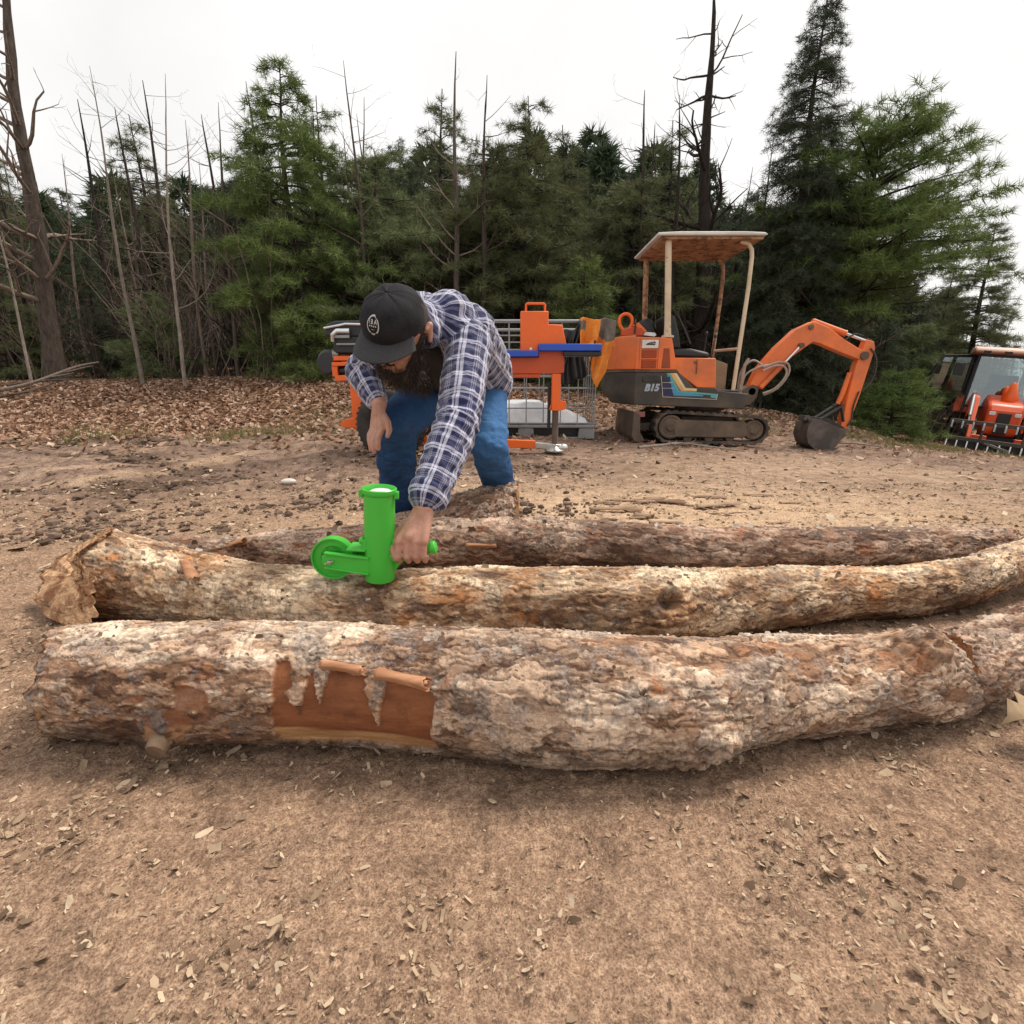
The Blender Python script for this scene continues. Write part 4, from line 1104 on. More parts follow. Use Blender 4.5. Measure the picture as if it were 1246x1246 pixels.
# ------------------------------------------------------------------ mini excavator
ORANGE = (0.85, 0.185, 0.040)
M['orange'] = worn('faded_orange_paint', ORANGE, (0.22, 0.11, 0.06), 0.6, 0.5, 0, 2.2, 0.15)
M['orange_new'] = worn('orange_paint', (0.86, 0.135, 0.010), (0.35, 0.09, 0.03), 0.25, 0.38, 0, 3, 0.08)
M['orange_dark'] = worn('deep_orange_paint', (0.55, 0.075, 0.012), (0.16, 0.05, 0.03), 0.3, 0.45, 0, 3, 0.08)
M['dark_metal'] = worn('dark_grey_paint', (0.050, 0.043, 0.038), (0.13, 0.095, 0.07), 0.75, 0.65, 0, 3.5, 0.25)
M['track_rubber'] = worn('muddy_rubber', (0.055, 0.045, 0.037), (0.20, 0.14, 0.10), 0.9, 0.9, 0, 5, 0.4)
M['mud_steel'] = worn('muddy_steel', (0.11, 0.080, 0.060), (0.22, 0.155, 0.11), 0.9, 0.8, 0.1, 4, 0.4)
M['cream'] = worn('cream_paint_rusted', (0.66, 0.54, 0.38), (0.25, 0.12, 0.055), 0.35, 0.55, 0, 5, 0.25, (0.26, 0.12, 0.05), 0.12)
M['rust'] = worn('rusty_tube', (0.33, 0.155, 0.07), (0.50, 0.36, 0.23), 0.8, 0.7, 0, 5, 0.3, (0.12, 0.05, 0.025), 0.5)
M['black_vinyl'] = worn('black_vinyl', (0.012, 0.012, 0.014), (0.05, 0.045, 0.04), 0.35, 0.45, 0, 9, 0.2)
M['hose'] = worn('black_hose', (0.02, 0.02, 0.022), (0.10, 0.08, 0.06), 0.5, 0.55, 0, 20, 0.2)
M['pale_hose'] = worn('greyed_hose', (0.38, 0.31, 0.26), (0.15, 0.1, 0.08), 0.6, 0.6, 0, 20, 0.2)
M['chrome'] = worn('chrome_rod', (0.75, 0.76, 0.78), (0.4, 0.36, 0.3), 0.2, 0.15, 0.95, 20, 0.02)
M['bucket_steel'] = worn('worn_bucket_steel', (0.075, 0.062, 0.055), (0.24, 0.20, 0.17), 0.7, 0.6, 0.3, 5, 0.35)
M['tan_board'] = worn('tan_board', (0.34, 0.255, 0.16), (0.14, 0.10, 0.065), 0.6, 0.8, 0, 6, 0.2)
M['decal_white'] = worn('decal_white', (0.72, 0.70, 0.66), (0.3, 0.25, 0.2), 0.4, 0.5, 0, 9)
M['decal_navy'] = worn('decal_navy', (0.012, 0.016, 0.085), (0.06, 0.05, 0.05), 0.4, 0.5, 0, 9)
M['decal_blue'] = worn('decal_blue', (0.045, 0.30, 0.50), (0.1, 0.15, 0.16), 0.4, 0.5, 0, 9)
M['decal_teal'] = worn('decal_teal', (0.10, 0.38, 0.38), (0.12, 0.16, 0.14), 0.5, 0.5, 0, 9)
M['decal_gold'] = worn('decal_gold', (0.72, 0.42, 0.13), (0.25, 0.16, 0.09), 0.4, 0.5, 0, 9)
M['decal_cream'] = worn('decal_cream', (0.74, 0.63, 0.43), (0.3, 0.22, 0.14), 0.4, 0.5, 0, 9)
M['grille'] = worn('dusty_grille', (0.34, 0.075, 0.025), (0.12, 0.06, 0.04), 0.6, 0.8, 0, 8, 0.4)

EX = Vector((2.35, 6.72, 0.015))
exc = thing('excavator', 'old orange and grey mini excavator on rubber tracks with an open canopy', 'excavator', EX)
def E(): return MB(EX)
YN, YF = 6.20, 7.24         # near and far faces of the upper body
# --- undercarriage
def track(y0, y1):
    prof = []
    xa, xb, za, zb, r = 1.86, 2.84, 0.20, 0.155, 0.165
    for k in range(13):
        a = R(100 + 165 * k / 12); prof.append((xa + 0.185 * math.cos(a), 0.205 + 0.185 * math.sin(a)))
    for k in range(13):
        a = R(-92 + 178 * k / 12); prof.append((xb + 0.160 * math.cos(a), 0.168 + 0.160 * math.sin(a)))
    prof = [(x, z + EX.z) for x, z in prof]
    def off(pr, d):
        c = (sum(p[0] for p in pr) / len(pr), sum(p[1] for p in pr) / len(pr)); o = []
        for i, p in enumerate(pr):
            a, b = pr[i - 1], pr[(i + 1) % len(pr)]
            n = Vector((-(b[1] - a[1]), b[0] - a[0])); n.normalize()
            if n.dot(Vector((p[0] - c[0], p[1] - c[1]))) < 0: n = -n
            o.append((p[0] + n.x * d, p[1] + n.y * d))
        return o
    # resample the loop evenly
    L = [0]
    for i in range(len(prof)): L.append(L[-1] + math.dist(prof[i], prof[(i + 1) % len(prof)]))
    def at_len(s):
        s %= L[-1]
        for i in range(len(prof)):
            if s <= L[i + 1]:
                f = (s - L[i]) / max(L[i + 1] - L[i], 1e-6); a, b = prof[i], prof[(i + 1) % len(prof)]
                return (a[0] + (b[0] - a[0]) * f, a[1] + (b[1] - a[1]) * f), Vector((b[0] - a[0], b[1] - a[1])).normalized()
    m = E(); n = 34 * 4; inner, outer = [], []
    for i in range(n):
        p, d = at_len(L[-1] * i / n); nn = Vector((d.y, -d.x))
        if nn.dot(Vector((p[0] - 2.35, p[1] - .19))) < 0: nn = -nn
        lug = 0.016 if i % 4 in (0, 1) else 0.0
        outer.append((p[0] + nn.x * lug, p[1] + nn.y * lug)); inner.append((p[0] - nn.x * .024, p[1] - nn.y * .024))
    vs = [(x, y, z) for y in (y0, y1) for x, z in outer] + [(x, y, z) for y in (y0, y1) for x, z in inner]
    fs = []
    for i in range(n):
        j = (i + 1) % n
        fs += [(i, j, n + j, n + i), (2 * n + i, 3 * n + i, 3 * n + j, 2 * n + j), (i, 2 * n + i, 2 * n + j, j), (n + i, n + j, 3 * n + j, 3 * n + i)]
    m.add(vs, fs)
    tr = m.build('track', M['track_rubber'], exc, smooth=False)
    ym = (y0 + y1) / 2; s = 1 if y1 > EX.y else -1
    ys = y0 if s < 0 else y1
    m = E(); z = EX.z
    m.prism([(1.93, .085 + z), (2.74, .075 + z), (2.76, .10 + z), (2.76, .24 + z), (2.72, .265 + z), (1.93, .29 + z), (1.90, .26 + z), (1.90, .12 + z)], 'y', ys + 0.022, ys + 0.022 - s * 0.0 + (0.16 if s < 0 else -0.16))
    m.build('track_frame', M['mud_steel'], tr, bevel=0.012)
    for x, zz, rr in ((1.86, .205, .14), (2.84, .168, .115)):
        m = E(); c = Vector((x, ys, zz + z)); ax = (0, 1, 0) if s < 0 else (0, -1, 0)
        m.lathe([(0.0, .018), (.045, .016), (.055, .03), (rr * .72, .035), (rr * .85, .02), (rr, .03), (rr, .16), (0, .16)], c, ax, 28)
        m.build('track_wheel', M['mud_steel'], tr, bevel=0.004)
    for k in range(3):
        m = E(); c = Vector((2.08 + .25 * k, ys, .075 + z)); m.lathe([(0.0, .05), (.05, .05), (.052, .16), (0, .16)], c, (0, 1, 0) if s < 0 else (0, -1, 0), 16); m.build('roller', M['mud_steel'], tr)
    return tr
track(6.20, 6.43); track(7.0, 7.23)
m = E(); m.box((2.35, 6.715, .25), (0.62, .62, .16)); m.lathe([(.26, 0), (.26, .10), (.30, .10), (.30, .16), (0, .16)], (2.35, 6.715, .30), (0, 0, 1), 32)
m.build('slew_base', M['mud_steel'], exc, bevel=0.01)
m = E()    # blade at the back with its arms
m.prism([(1.40, .12), (1.44, .05), (1.50, .04), (1.56, .06), (1.50, .16), (1.49, .36), (1.42, .40)], 'y', 6.20, 7.22)
for y in (6.46, 6.94): m.bar((1.50, y, .20), (2.0, y, .24), .06, .09)
m.build('blade', M['mud_steel'], exc, bevel=0.006)

# --- upper body
plan_low = [(1.40, YN), (2.70, YN), (2.72, YN + .03), (2.72, YF), (1.40, YF), (1.20, YF - .15), (1.13, YF - .36), (1.13, YN + .42), (1.20, YN + .20)]
m = E()
def loft(rings):
    n = len(rings[0]); vs = [p for r in rings for p in r]
    fs = [tuple(range(n - 1, -1, -1)), tuple(range((len(rings) - 1) * n, len(rings) * n))]
    for k in range(len(rings) - 1): fs += [(k * n + i, k * n + (i + 1) % n, (k + 1) * n + (i + 1) % n, (k + 1) * n + i) for i in range(n)]
    return vs, fs
def scaled(pl, z, inset=0.0, zslope=0.0):
    cx, cy = 1.95, 6.72
    return [(x + (inset if x < cx else -inset) * (1 if abs(x - cx) > .5 else 0), y + (inset if y < cy else -inset), z + zslope * (x - 2)) for x, y in pl]
m.add(*loft([[(max(x, 1.36), y, .475 - .04 * (x - 1.4)) for x, y in plan_low], [(x, y, .62 - .045 * (x - 1.4)) for x, y in plan_low], [(x, y, (.845 if x < 1.9 else .62) if x < 2.2 else .62) for x, y in plan_low]]))
m = E()
# lower skirt: rear block plus the low deck, one closed profile with the rounded counterweight plan
sk_side = [(1.40, .475), (2.70, .425), (2.72, .60), (2.36, .635), (2.36, .66), (2.10, .665), (1.90, .84), (1.40, .84)]
m.prism(sk_side, 'y', YN, YF)
rear_pl = [(1.402, YN), (1.402, YF), (1.22, YF - .16), (1.14, YF - .36), (1.14, YN + .42), (1.22, YN + .19)]
m.add(*loft([[(x * .45 + 1.40 * .55 if x < 1.4 else x, y, .475) for x, y in rear_pl], [(x, y, .62) for x, y in rear_pl], [(x, y, .84) for x, y in rear_pl]]))
m.build('lower_body', M['dark_metal'], exc, bevel=0.012)
m = E(); m.prism([(1.395, .842), (1.90, .842), (1.888, .858), (1.395, .862)], 'y', YN - .006, YF)
m.add(*loft([[(x - .006 if x < 1.4 else x, y, .842) for x, y in rear_pl], [(x - .006 if x < 1.4 else x, y, .864) for x, y in rear_pl]]))
m.build('trim_band', M['mud_steel'], exc, bevel=0.003)
m = E(); m.box((1.62, YN - .002, .765), (.26, .012, .065)); m.build('vent_slot', M['hose'], exc, bevel=0.003)
m = E(); m.box((1.50, YN + .03, .365), (.10, .02, .06)); m.build('reflector', worn('faded_red_plate', (0.30, 0.10, 0.09), (0.15, 0.1, 0.08), 0.6, 0.6), exc, bevel=0.003)

# orange hood: side with its slanted front edge, rear wrapped like the counterweight
m = E()
hood_side = [(1.40, .866), (1.885, .862), (1.80, 1.215), (1.40, 1.225)]
m.prism(hood_side, 'y', YN + .004, YF - .004)
hr = [(1.402, YN + .004), (1.402, YF - .004), (1.235, YF - .17), (1.16, YF - .37), (1.16, YN + .43), (1.235, YN + .2)]
m.add(*loft([[(x, y, .868) for x, y in hr], [(x + .01 if x < 1.4 else x, y, 1.20) for x, y in hr], [(x * .9 + .14 if x < 1.4 else x, y * .96 + 6.72 * .04, 1.245) for x, y in hr]]))
m.build('hood', M['orange'], exc, bevel=0.012)
for x0, x1, z0, z1, sl in ((1.47, 1.635, 1.00, 1.085, 0), (1.47, 1.635, .885, .975, 0)):
    m = E(); m.box(((x0 + x1) / 2, YN, (z0 + z1) / 2), (x1 - x0, .014, z1 - z0)); g = m.build('grille', M['grille'], exc, bevel=0.003)
    m = E()
    for k in range(5): m.box(((x0 + x1) / 2, YN - .009, z0 + (k + .5) * (z1 - z0) / 5), (x1 - x0 - .012, .008, .005))
    m.build('louvre', M['orange_dark'], g)
m = E(); m.prism([(1.70, .885), (1.80, .885), (1.775, 1.10), (1.715, 1.10)], 'y', YN - .005, YN + .01); m.build('grille', M['grille'], exc, bevel=0.003)
m = E()
for x in (1.452, 1.663): m.box((x, YN - .002, 1.04), (.016, .012, .34))
m.box((1.557, YN - .002, .989), (.20, .012, .012))
m.build('hood_rib', M['orange'], exc, bevel=0.003)
m = E(); m.box((1.555, YN - .005, 1.145), (.185, .012, .088)); dec = m.build('sticker', M['decal_white'], exc, bevel=0.002)
m = E(); vs, fs = text_flat('CAT', 0.066, 0.004, 0.3)
for pts in ([(-.055, -.012), (.05, -.014), (.058, -.002), (-.03, .006)], [(-.035, .004), (.015, .022), (.022, .016), (-.02, .0)], [(.005, .004), (.04, .028), (.062, .012), (.05, .002), (.035, .012), (.02, .0)]):
    m.prism([(1.555 + a, 1.148 + b) for a, b in pts], 'y', YN - .0145, YN - .010)
m.build('sticker_print', M['hose'], dec)
# seat box with chamfered front
m = E(); m.prism([(1.888, .835), (1.818, 1.0), (2.315, .992), (2.345, .665), (2.125, .668)], 'y', YN + .006, YF - .25); m.build('seat_box', M['orange'], exc, bevel=0.010)
m = E(); m.box((2.10, YN - .002, .90), (.006, .012, .16)); m.ball((2.08, YN, .95), (.02, .01, .016), 8, 6); m.build('latch', M['mud_steel'], exc)
m = E(); m.prism([(1.83, 1.005), (1.82, 1.10), (2.06, 1.105), (2.27, 1.06), (2.29, 1.0)], 'y', YN + .10, YF - .34); m.build('seat', M['black_vinyl'], exc, bevel=0.03)
m = E(); m.prism([(1.80, 1.10), (1.75, 1.46), (1.82, 1.50), (1.88, 1.48), (1.94, 1.30), (1.98, 1.10)], 'y', YN + .22, YF - .42); bk = m.build('backrest', M['black_vinyl'], exc, bevel=0.04)
m = E(); m.prism([(1.52, 1.24), (1.53, 1.44), (1.60, 1.47), (1.68, 1.44), (1.74, 1.30), (1.72, 1.22)], 'y', YN + .40, YN + .66); m.build('air_box', M['black_vinyl'], exc, bevel=0.03)
m = E(); m.tube([(1.90, YN + .2, 1.48), (1.98, YN + .18, 1.33), (2.06, YN + .17, 1.16)], .012, 8); m.build('armrest', M['black_vinyl'], exc)
for x, y, dz in ((2.34, YN + .24, .0), (2.37, YN + .62, .06)):
    m = E(); m.tube([(x, y, .98), (x + .02, y, 1.15), (x + .03, y, 1.22 + dz)], [.008, .007, .007], 8); m.ball((x + .03, y, 1.25 + dz), (.019, .019, .028), 10, 8); m.build('lever', M['hose'], exc)
m = E(); m.prism([(2.36, .66), (2.70, .615), (2.70, .95), (2.33, 1.08)], 'y', YF - .40, YF - .37); m.build('side_board', M['tan_board'], exc, bevel=0.003)
m = E(); m.box((2.53, 6.6, .632), (.32, .70, .012)); m.build('deck_mat', M['hose'], exc, bevel=0.003)
# canopy
for (x0, z0, x1, y, w, mt, nm) in ((1.765, 1.22, 1.705, YN + .07, .036, 'cream', 'post'), (1.70, 1.22, 1.67, YF - .14, .034, 'rust', 'post')):
    m = E(); m.tube([(x0, y, z0), (x0 - (x0 - x1) * .15, y, z0 + .15), (x1, y, 2.235)], [w * 1.2, w, w], 12)
    m.lathe([(w * 1.9, 0), (w * 1.9, .02), (w, .03)], (x0, y, z0), (0, 0, 1), 16); m.build(nm, M[mt], exc)
for y in (YN + .09, YF - .14):
    m = E(); m.tube([(2.575, y, .63), (2.60, y, 1.1), (2.635, y, 1.75), (2.64, y, 2.06), (2.63, y, 2.14), (2.59, y, 2.20), (2.50, y, 2.225)], .0225, 10); m.build('post', M['rust'] if y > 6.8 else M['cream'], exc)
m = E(); m.tube([(2.60, YN + .09, 1.10), (2.60, YF - .14, 1.12)], .016, 8); m.build('crossbar', M['cream'], exc)
m = E(); m.box((2.16, 6.72, 2.237), (1.10, 1.06, .03)); m.build('canopy_frame', M['rust'], exc, bevel=0.008)
m = E(); m.prism([(1.56, 2.254), (2.72, 2.254), (2.735, 2.262), (2.70, 2.282), (2.5, 2.29), (1.8, 2.29), (1.56, 2.28)], 'y', YN - .05, YF + .05); m.build('canopy_roof', worn('white_roof', (0.70, 0.68, 0.64), (0.35, 0.3, 0.24), 0.5, 0.6, 0, 3), exc, bevel=0.012)
# decals on the skirt
def deco(name, poly, mat, parent=exc, k=1):
    m = E(); m.prism(poly, 'y', YN - .0015 - .0015 * k, YN + .004); return m.build(name, M[mat], parent)
deco('stripe', [(1.845, .83), (1.875, .83), (1.99, .665), (2.12, .655), (2.12, .64), (1.975, .645)], 'decal_cream', k=2)
deco('stripe', [(1.80, .83), (1.845, .83), (1.975, .645), (2.12, .64), (2.12, .625), (1.95, .63), (1.93, .64)], 'decal_gold', k=2)
deco('stripe', [(1.76, .83), (1.80, .83), (1.925, .632), (2.33, .600), (2.33, .58), (1.90, .615), (1.87, .63)], 'decal_teal', k=2)
deco('stripe', [(1.765, .80), (1.792, .80), (1.90, .62), (2.20, .585), (2.20, .57), (1.862, .578)], 'decal_blue', k=3)
for z0, z1 in ((.735, .79), (.675, .715), (.585, .655)):
    deco('stripe', [(1.715 + (.79 - z0) * .10, z0), (1.80 + (.79 - z0) * .25, z0), (1.80 + (.79 - z1) * .25, z1), (1.715 + (.79 - z1) * .10, z1)], 'decal_navy', k=4)
for a, b in (((1.70, .80), (1.735, .565)), ((1.735, .565), (2.36, .535)), ((1.71, .725), (1.84, .723)), ((1.72, .663), (1.86, .660)), ((2.355, .535), (2.362, .60))):
    m = E(); m.bar((a[0], YN - .006, a[1]), (b[0], YN - .006, b[1]), .004, .008, (0, 1, 0)); m.build('stripe', M['decal_white'], exc)
deco('stripe', [(2.285, .585), (2.335, .60), (2.36, .595), (2.36, .545), (2.285, .56)], 'decal_teal', k=4)
m = E(); vs, fs = text_flat('B15', 0.105, 0.006, 0.25)
m.add([(1.60 + v.x, YN - .004, .665 + v.y) for v in vs], fs); m.build('model_lettering', worn('decal_pale_blue', (0.42, 0.50, 0.58), (0.12, 0.12, 0.12), 0.5, 0.5, 0, 12), exc, fix=False)

# --- boom, arm, bucket (centre plane BY)
BY = 6.60
def slab(prof, w, name, mat, parent, y=BY, bev=0.008):
    m = E(); m.prism(prof, 'y', y - w / 2, y + w / 2); return m.build(name, M[mat], parent, bevel=bev)
slab([(2.72, .44), (2.90, .46), (2.97, .56), (2.98, .68), (2.90, .70), (2.72, .62)], .17, 'swing_post', 'mud_steel', exc)
def band(c, hw):
    up, lo = [], []
    for i, p in enumerate(c):
        a, b = Vector(c[max(i - 1, 0)]), Vector(c[min(i + 1, len(c) - 1)]); d = (b - a).normalized(); n = Vector((-d.y, d.x))
        up.append((p[0] + n.x * hw[i], p[1] + n.y * hw[i])); lo.append((p[0] - n.x * hw[i], p[1] - n.y * hw[i]))
    return up + lo[::-1]
boom_c = [(2.90, .62), (3.02, .84), (3.22, 1.06), (3.42, 1.235), (3.56, 1.31), (3.70, 1.265), (3.90, 1.16), (4.10, 1.07), (4.22, 1.03)]
boom = slab(band(boom_c, [.055, .085, .105, .122, .118, .100, .075, .058, .055]), .125, 'boom', 'orange', exc)
for x, z, r in ((2.90, .62, .045), (4.20, 1.035, .05), (3.52, 1.36, .03)):
    m = E(); m.lathe([(0, -.085), (r, -.085), (r, .085), (0, .085)], (x, BY, z), (0, 1, 0), 18); m.build('pin', M['mud_steel'], boom, bevel=.003)
def ram(a, b, split, r, parent, mt='orange', y=BY):
    a, b = Vector((a[0], y, a[1])), Vector((b[0], y, b[1])); c = a.lerp(b, split)
    m = E(); m.tube([a, a.lerp(c, .03), c.lerp(a, .04), c], [r * .7, r, r, r * 1.15], 14); o = m.build('cylinder', M[mt], parent)
    m = E(); m.tube([c, b], r * .5, 12); m.build('rod', M['chrome'], o)
    m = E(); m.lathe([(0, -r * 1.1), (r * 1.0, -r * 1.1), (r * 1.0, r * 1.1), (0, r * 1.1)], b, (0, 1, 0), 14); m.build('rod_eye', M['mud_steel'], o)
    return o
ram((3.56, 1.435), (4.255, 1.20), .60, .034, exc)
for y in (BY - .085,): ram((2.99, .66), (3.42, 1.15), .62, .030, exc, 'orange', y)
arm_prof = [(4.21, 1.22), (4.30, 1.20), (4.325, 1.12), (4.30, .98), (4.235, .60), (4.135, .165), (4.105, .12), (4.06, .13), (4.055, .20), (4.09, .60), (4.13, .93)]
armo = slab(arm_prof, .11, 'dipper_arm', 'orange', exc)
m = E(); m.lathe([(0, -.08), (.035, -.08), (.035, .08), (0, .08)], (4.085, BY, .15), (0, 1, 0), 16); m.build('pin', M['mud_steel'], armo, bevel=.002)
m = E(); m.tube([(4.10, BY, .84), (4.05, BY, .60), (4.005, BY, .47)], [.03, .03, .026], 12); m.build('cylinder', M['orange'], exc)
for y in (BY - .075, BY + .075):
    m = E(); m.bar((4.03, y, .46), (3.72, y, .25), .018, .055, (0, 1, 0)); m.build('link', M['hose'], exc, bevel=.003)
    m = E(); m.bar((4.00, y, .46), (4.06, y, .26), .016, .045, (0, 1, 0)); m.build('link', M['hose'], exc, bevel=.003)
# bucket: closed curved shell with two side plates, opening towards the arm
def bx(x): return 4.04 + (x - 4.06) * .80
bo = [(3.60, .30), (3.52, .22), (3.505, .10), (3.55, .0), (3.65, -.07), (3.80, -.105), (3.93, -.09)]
bi = [(3.93, -.075), (3.80, -.085), (3.66, -.05), (3.57, .015), (3.53, .105), (3.545, .21), (3.61, .27)]
m = E(); bo = [(bx(x), z) for x, z in bo]; bi = [(bx(x), z) for x, z in bi]
m.prism(bo + bi, 'y', 6.47, 6.77)
for y0, y1 in ((6.462, 6.478), (6.762, 6.778)):
    m.prism([(bx(x), z) for x, z in [(3.60, .30), (3.52, .22), (3.505, .10), (3.55, .0), (3.65, -.07), (3.80, -.105), (3.93, -.09), (4.03, .02), (4.10, .10), (4.08, .17), (3.95, .20), (3.75, .27)]], 'y', y0, y1)
bucket = m.build('bucket', M['bucket_steel'], exc, bevel=.004)
for k in range(4):
    m = E(); y = 6.50 + k * .08
    m.prism([(bx(x), z) for x, z in [(3.90, -.09), (4.02, -.075), (4.05, -.055), (4.02, -.055), (3.90, -.068)]], 'y', y - .022, y + .022); m.build('tooth', M['bucket_steel'], bucket, bevel=.003)
m = E(); m.prism([(bx(x), z) for x, z in [(3.62, .27), (3.56, .33), (3.50, .335), (3.475, .28), (3.50, .27), (3.53, .30), (3.56, .26)]], 'y', 6.52, 6.68); m.build('bucket_ear', M['bucket_steel'], bucket, bevel=.004)
m = E(); m.prism([(bx(3.62), .22), (3.86, .18), (4.10, .12), (4.09, .19), (3.85, .31), (bx(3.66), .31)], 'y', 6.53, 6.545); m.prism([(bx(3.62), .22), (3.86, .18), (4.10, .12), (4.09, .19), (3.85, .31), (bx(3.66), .31)], 'y', 6.655, 6.67); m.build('bracket', M['hose'], bucket, bevel=.003)
# hoses
for k, pts in enumerate(([(2.72, .58), (2.74, .85), (2.86, .98), (2.98, .93)], [(2.75, .55), (2.78, .80), (2.93, .90), (3.05, .93)], [(2.98, .90), (3.15, .96), (3.27, .94), (3.29, .82), (3.18, .66), (3.02, .58)], [(2.97, .86), (3.12, .92), (3.23, .90), (3.25, .80), (3.14, .66), (3.0, .60)])):
    m = E(); P = catmull(np.array([(x, BY - .09 - .02 * k, z) for x, z in pts]), np.linspace(0, 1, 16)); m.tube([tuple(p) for p in P], .0125, 7); m.build('hose', M['pale_hose'], exc)
for k, pts in enumerate(([(4.26, 1.12), (4.34, 1.02), (4.36, .86), (4.32, .72), (4.24, .62)], [(4.20, .62), (4.16, .45), (4.16, .30), (4.12, .2)], [(3.95, 1.22), (4.05, 1.28), (4.15, 1.26)])):
    m = E(); P = catmull(np.array([(x, BY - .07, z) for x, z in pts]), np.linspace(0, 1, 14)); m.tube([tuple(p) for p in P], .0095, 7); m.build('hose', M['hose'], exc)
m = E(); m.tube([(2.735, BY - .12, .60), (2.76, BY - .13, .93), (2.80, BY - .13, 1.0)], [.02, .02, .018], 8); m.build('hose', M['pale_hose'], exc)

# chainsaw lying on the hood
saw = thing('chainsaw', 'red orange chainsaw lying on the rear hood of the excavator', 'chainsaw', (1.42, 6.52, 1.25), (0, 0, R(-8)))
m = MB(); m.prism([(-.14, .0), (.12, .0), (.14, .05), (.10, .09), (-.02, .11), (-.13, .08)], 'y', -.055, .055); m.build('body', M['orange_dark'], saw, bevel=.015)
m = MB(); P = [(-.10, 0, .06), (-.155, 0, .14), (-.15, 0, .22), (-.09, 0, .255), (-.03, 0, .23), (-.01, 0, .16), (-.04, 0, .09)]
m.tube([tuple(p) for p in catmull(np.array(P), np.linspace(0, 1, 24))], .020, 10); m.build('handle', M['orange_new'], saw)
m = MB(); m.tube([(.02, -.08, .03), (.02, -.10, .13), (.03, -.02, .19), (.03, .06, .17), (.03, .085, .05)], .010, 8); m.build('front_handle', M['hose'], saw)
m = MB(); m.prism([(-.02, .12), (.06, .16), (.16, .06), (.14, .04), (.05, .10)], 'y', -.035, .035); m.build('guard', M['orange'], saw, bevel=.006)
m = MB(); m.prism([(.10, .02), (.26, -.0), (.28, .02), (.26, .045), (.10, .06)], 'y', .02, .03); m.build('guide_bar', M['steel'], saw, bevel=.002)
m = MB(); m.ball((-.19, -.01, .035), (.035, .03, .025), 10, 8); m.build('cap_knob', M['hose'], saw)
# ------------------------------------------------------------------ log splitter
M['blue'] = worn('blue_paint', (0.012, 0.075, 0.50), (0.05, 0.06, 0.12), 0.25, 0.4, 0, 5, 0.08)
M['blue_light'] = worn('scuffed_blue_top', (0.30, 0.38, 0.62), (0.20, 0.22, 0.30), 0.4, 0.5, 0, 5, 0.1)
M['tyre'] = worn('tyre_rubber', (0.022, 0.021, 0.020), (0.085, 0.068, 0.052), 0.7, 0.85, 0, 7, 0.3)
M['galv'] = worn('galvanised_steel', (0.30, 0.31, 0.32), (0.20, 0.17, 0.14), 0.5, 0.45, 0.6, 9, 0.12)
M['engine_black'] = worn('engine_black', (0.010, 0.010, 0.013), (0.035, 0.03, 0.028), 0.25, 0.4, 0, 8, 0.15)
SP = Vector((-0.3, 5.0, gz(-0.3, 5.0)))
spl = thing('log_splitter', 'orange and blue log splitter on black tyres standing behind the man', 'log splitter', SP)
def S(): return MB(SP)
def sbox(name, x0, x1, y0, y1, z0, z1, mat, parent=spl, bev=0.006):
    m = S(); m.box(((x0 + x1) / 2, (y0 + y1) / 2, (z0 + z1) / 2), (x1 - x0, y1 - y0, z1 - z0)); return m.build(name, M[mat], parent, bevel=bev)
# main beam with its blue stepped top
beam = S(); beam.prism([(-.60, .80), (.42, .80), (.475, .815), (.475, 1.0), (.24, 1.0), (.24, .945), (-.60, .945)], 'y', 4.95, 5.05)
beam.build('beam', M['orange_dark'], spl, bevel=.005)
sbox('beam_foot', .0, .26, 4.93, 5.07, .765, .797, 'orange_dark')
sbox('bed', -.62, .235, 4.88, 5.14, .948, 1.0, 'blue')
sbox('bed', .238, .80, 4.88, 5.14, .998, 1.058, 'blue')
sbox('bed_end', .46, .80, 4.90, 5.10, .955, .996, 'engine_black')
w = S(); w.prism([(.075, 1.0), (.075, 1.34), (.325, 1.34), (.325, 1.23), (.45, 1.225), (.49, 1.06), (.24, 1.06), (.24, 1.0)], 'y', 4.955, 5.06)
wedge = w.build('wedge', M['orange_new'], spl, bevel=.008)
m = S(); m.tube([(.125, 5.0, 1.335), (.125, 5.0, 1.40), (.135, 5.0, 1.408), (.285, 5.0, 1.408), (.295, 5.0, 1.40), (.295, 5.0, 1.335)], .0095, 8); m.build('wedge_handle', M['orange_new'], wedge)
m = S(); m.lathe([(0, -.01), (.012, -.01), (.012, 0)], (.17, 4.953, 1.02), (0, -1, 0), 10); m.build('bolt', M['steel'], wedge)
m = S(); m.prism([(.365, .47), (.365, .80), (.445, .80), (.445, .565), (.50, .555), (.50, .485), (.445, .47)], 'y', 4.94, 5.04); m.prism([(.34, .47), (.365, .55), (.365, .50)], 'y', 4.95, 5.03)
leg = m.build('leg', M['orange_new'], spl, bevel=.005)
m = S(); m.tube([(.405, 4.99, .50), (.405, 4.99, .12)], .030, 12); m.build('jack_post', M['mud_steel'], spl)
m = S(); m.tube([(.345, 4.99, .72), (.345, 4.99, .30)], .016, 10); m.build('jack_screw', M['engine_black'], spl)
m = S(); m.lathe([(.095, .0), (.10, .012), (.06, .028), (.035, .05)], (.405, 4.99, SP.z + .012), (0, 0, 1), 24); m.build('jack_foot', M['steel'], spl)
m = S(); m.bar((-.95, 5.03, .20), (.22, 4.99, .155), .07, .075); m.build('tongue', M['orange_new'], spl, bevel=.006)
m = S(); m.bar((.215, 4.99, .15), (.47, 4.985, .125), .055, .06); m.ball((.48, 4.985, .125), (.055, .045, .04), 14, 8); m.build('coupler', M['steel'], spl, bevel=.008)
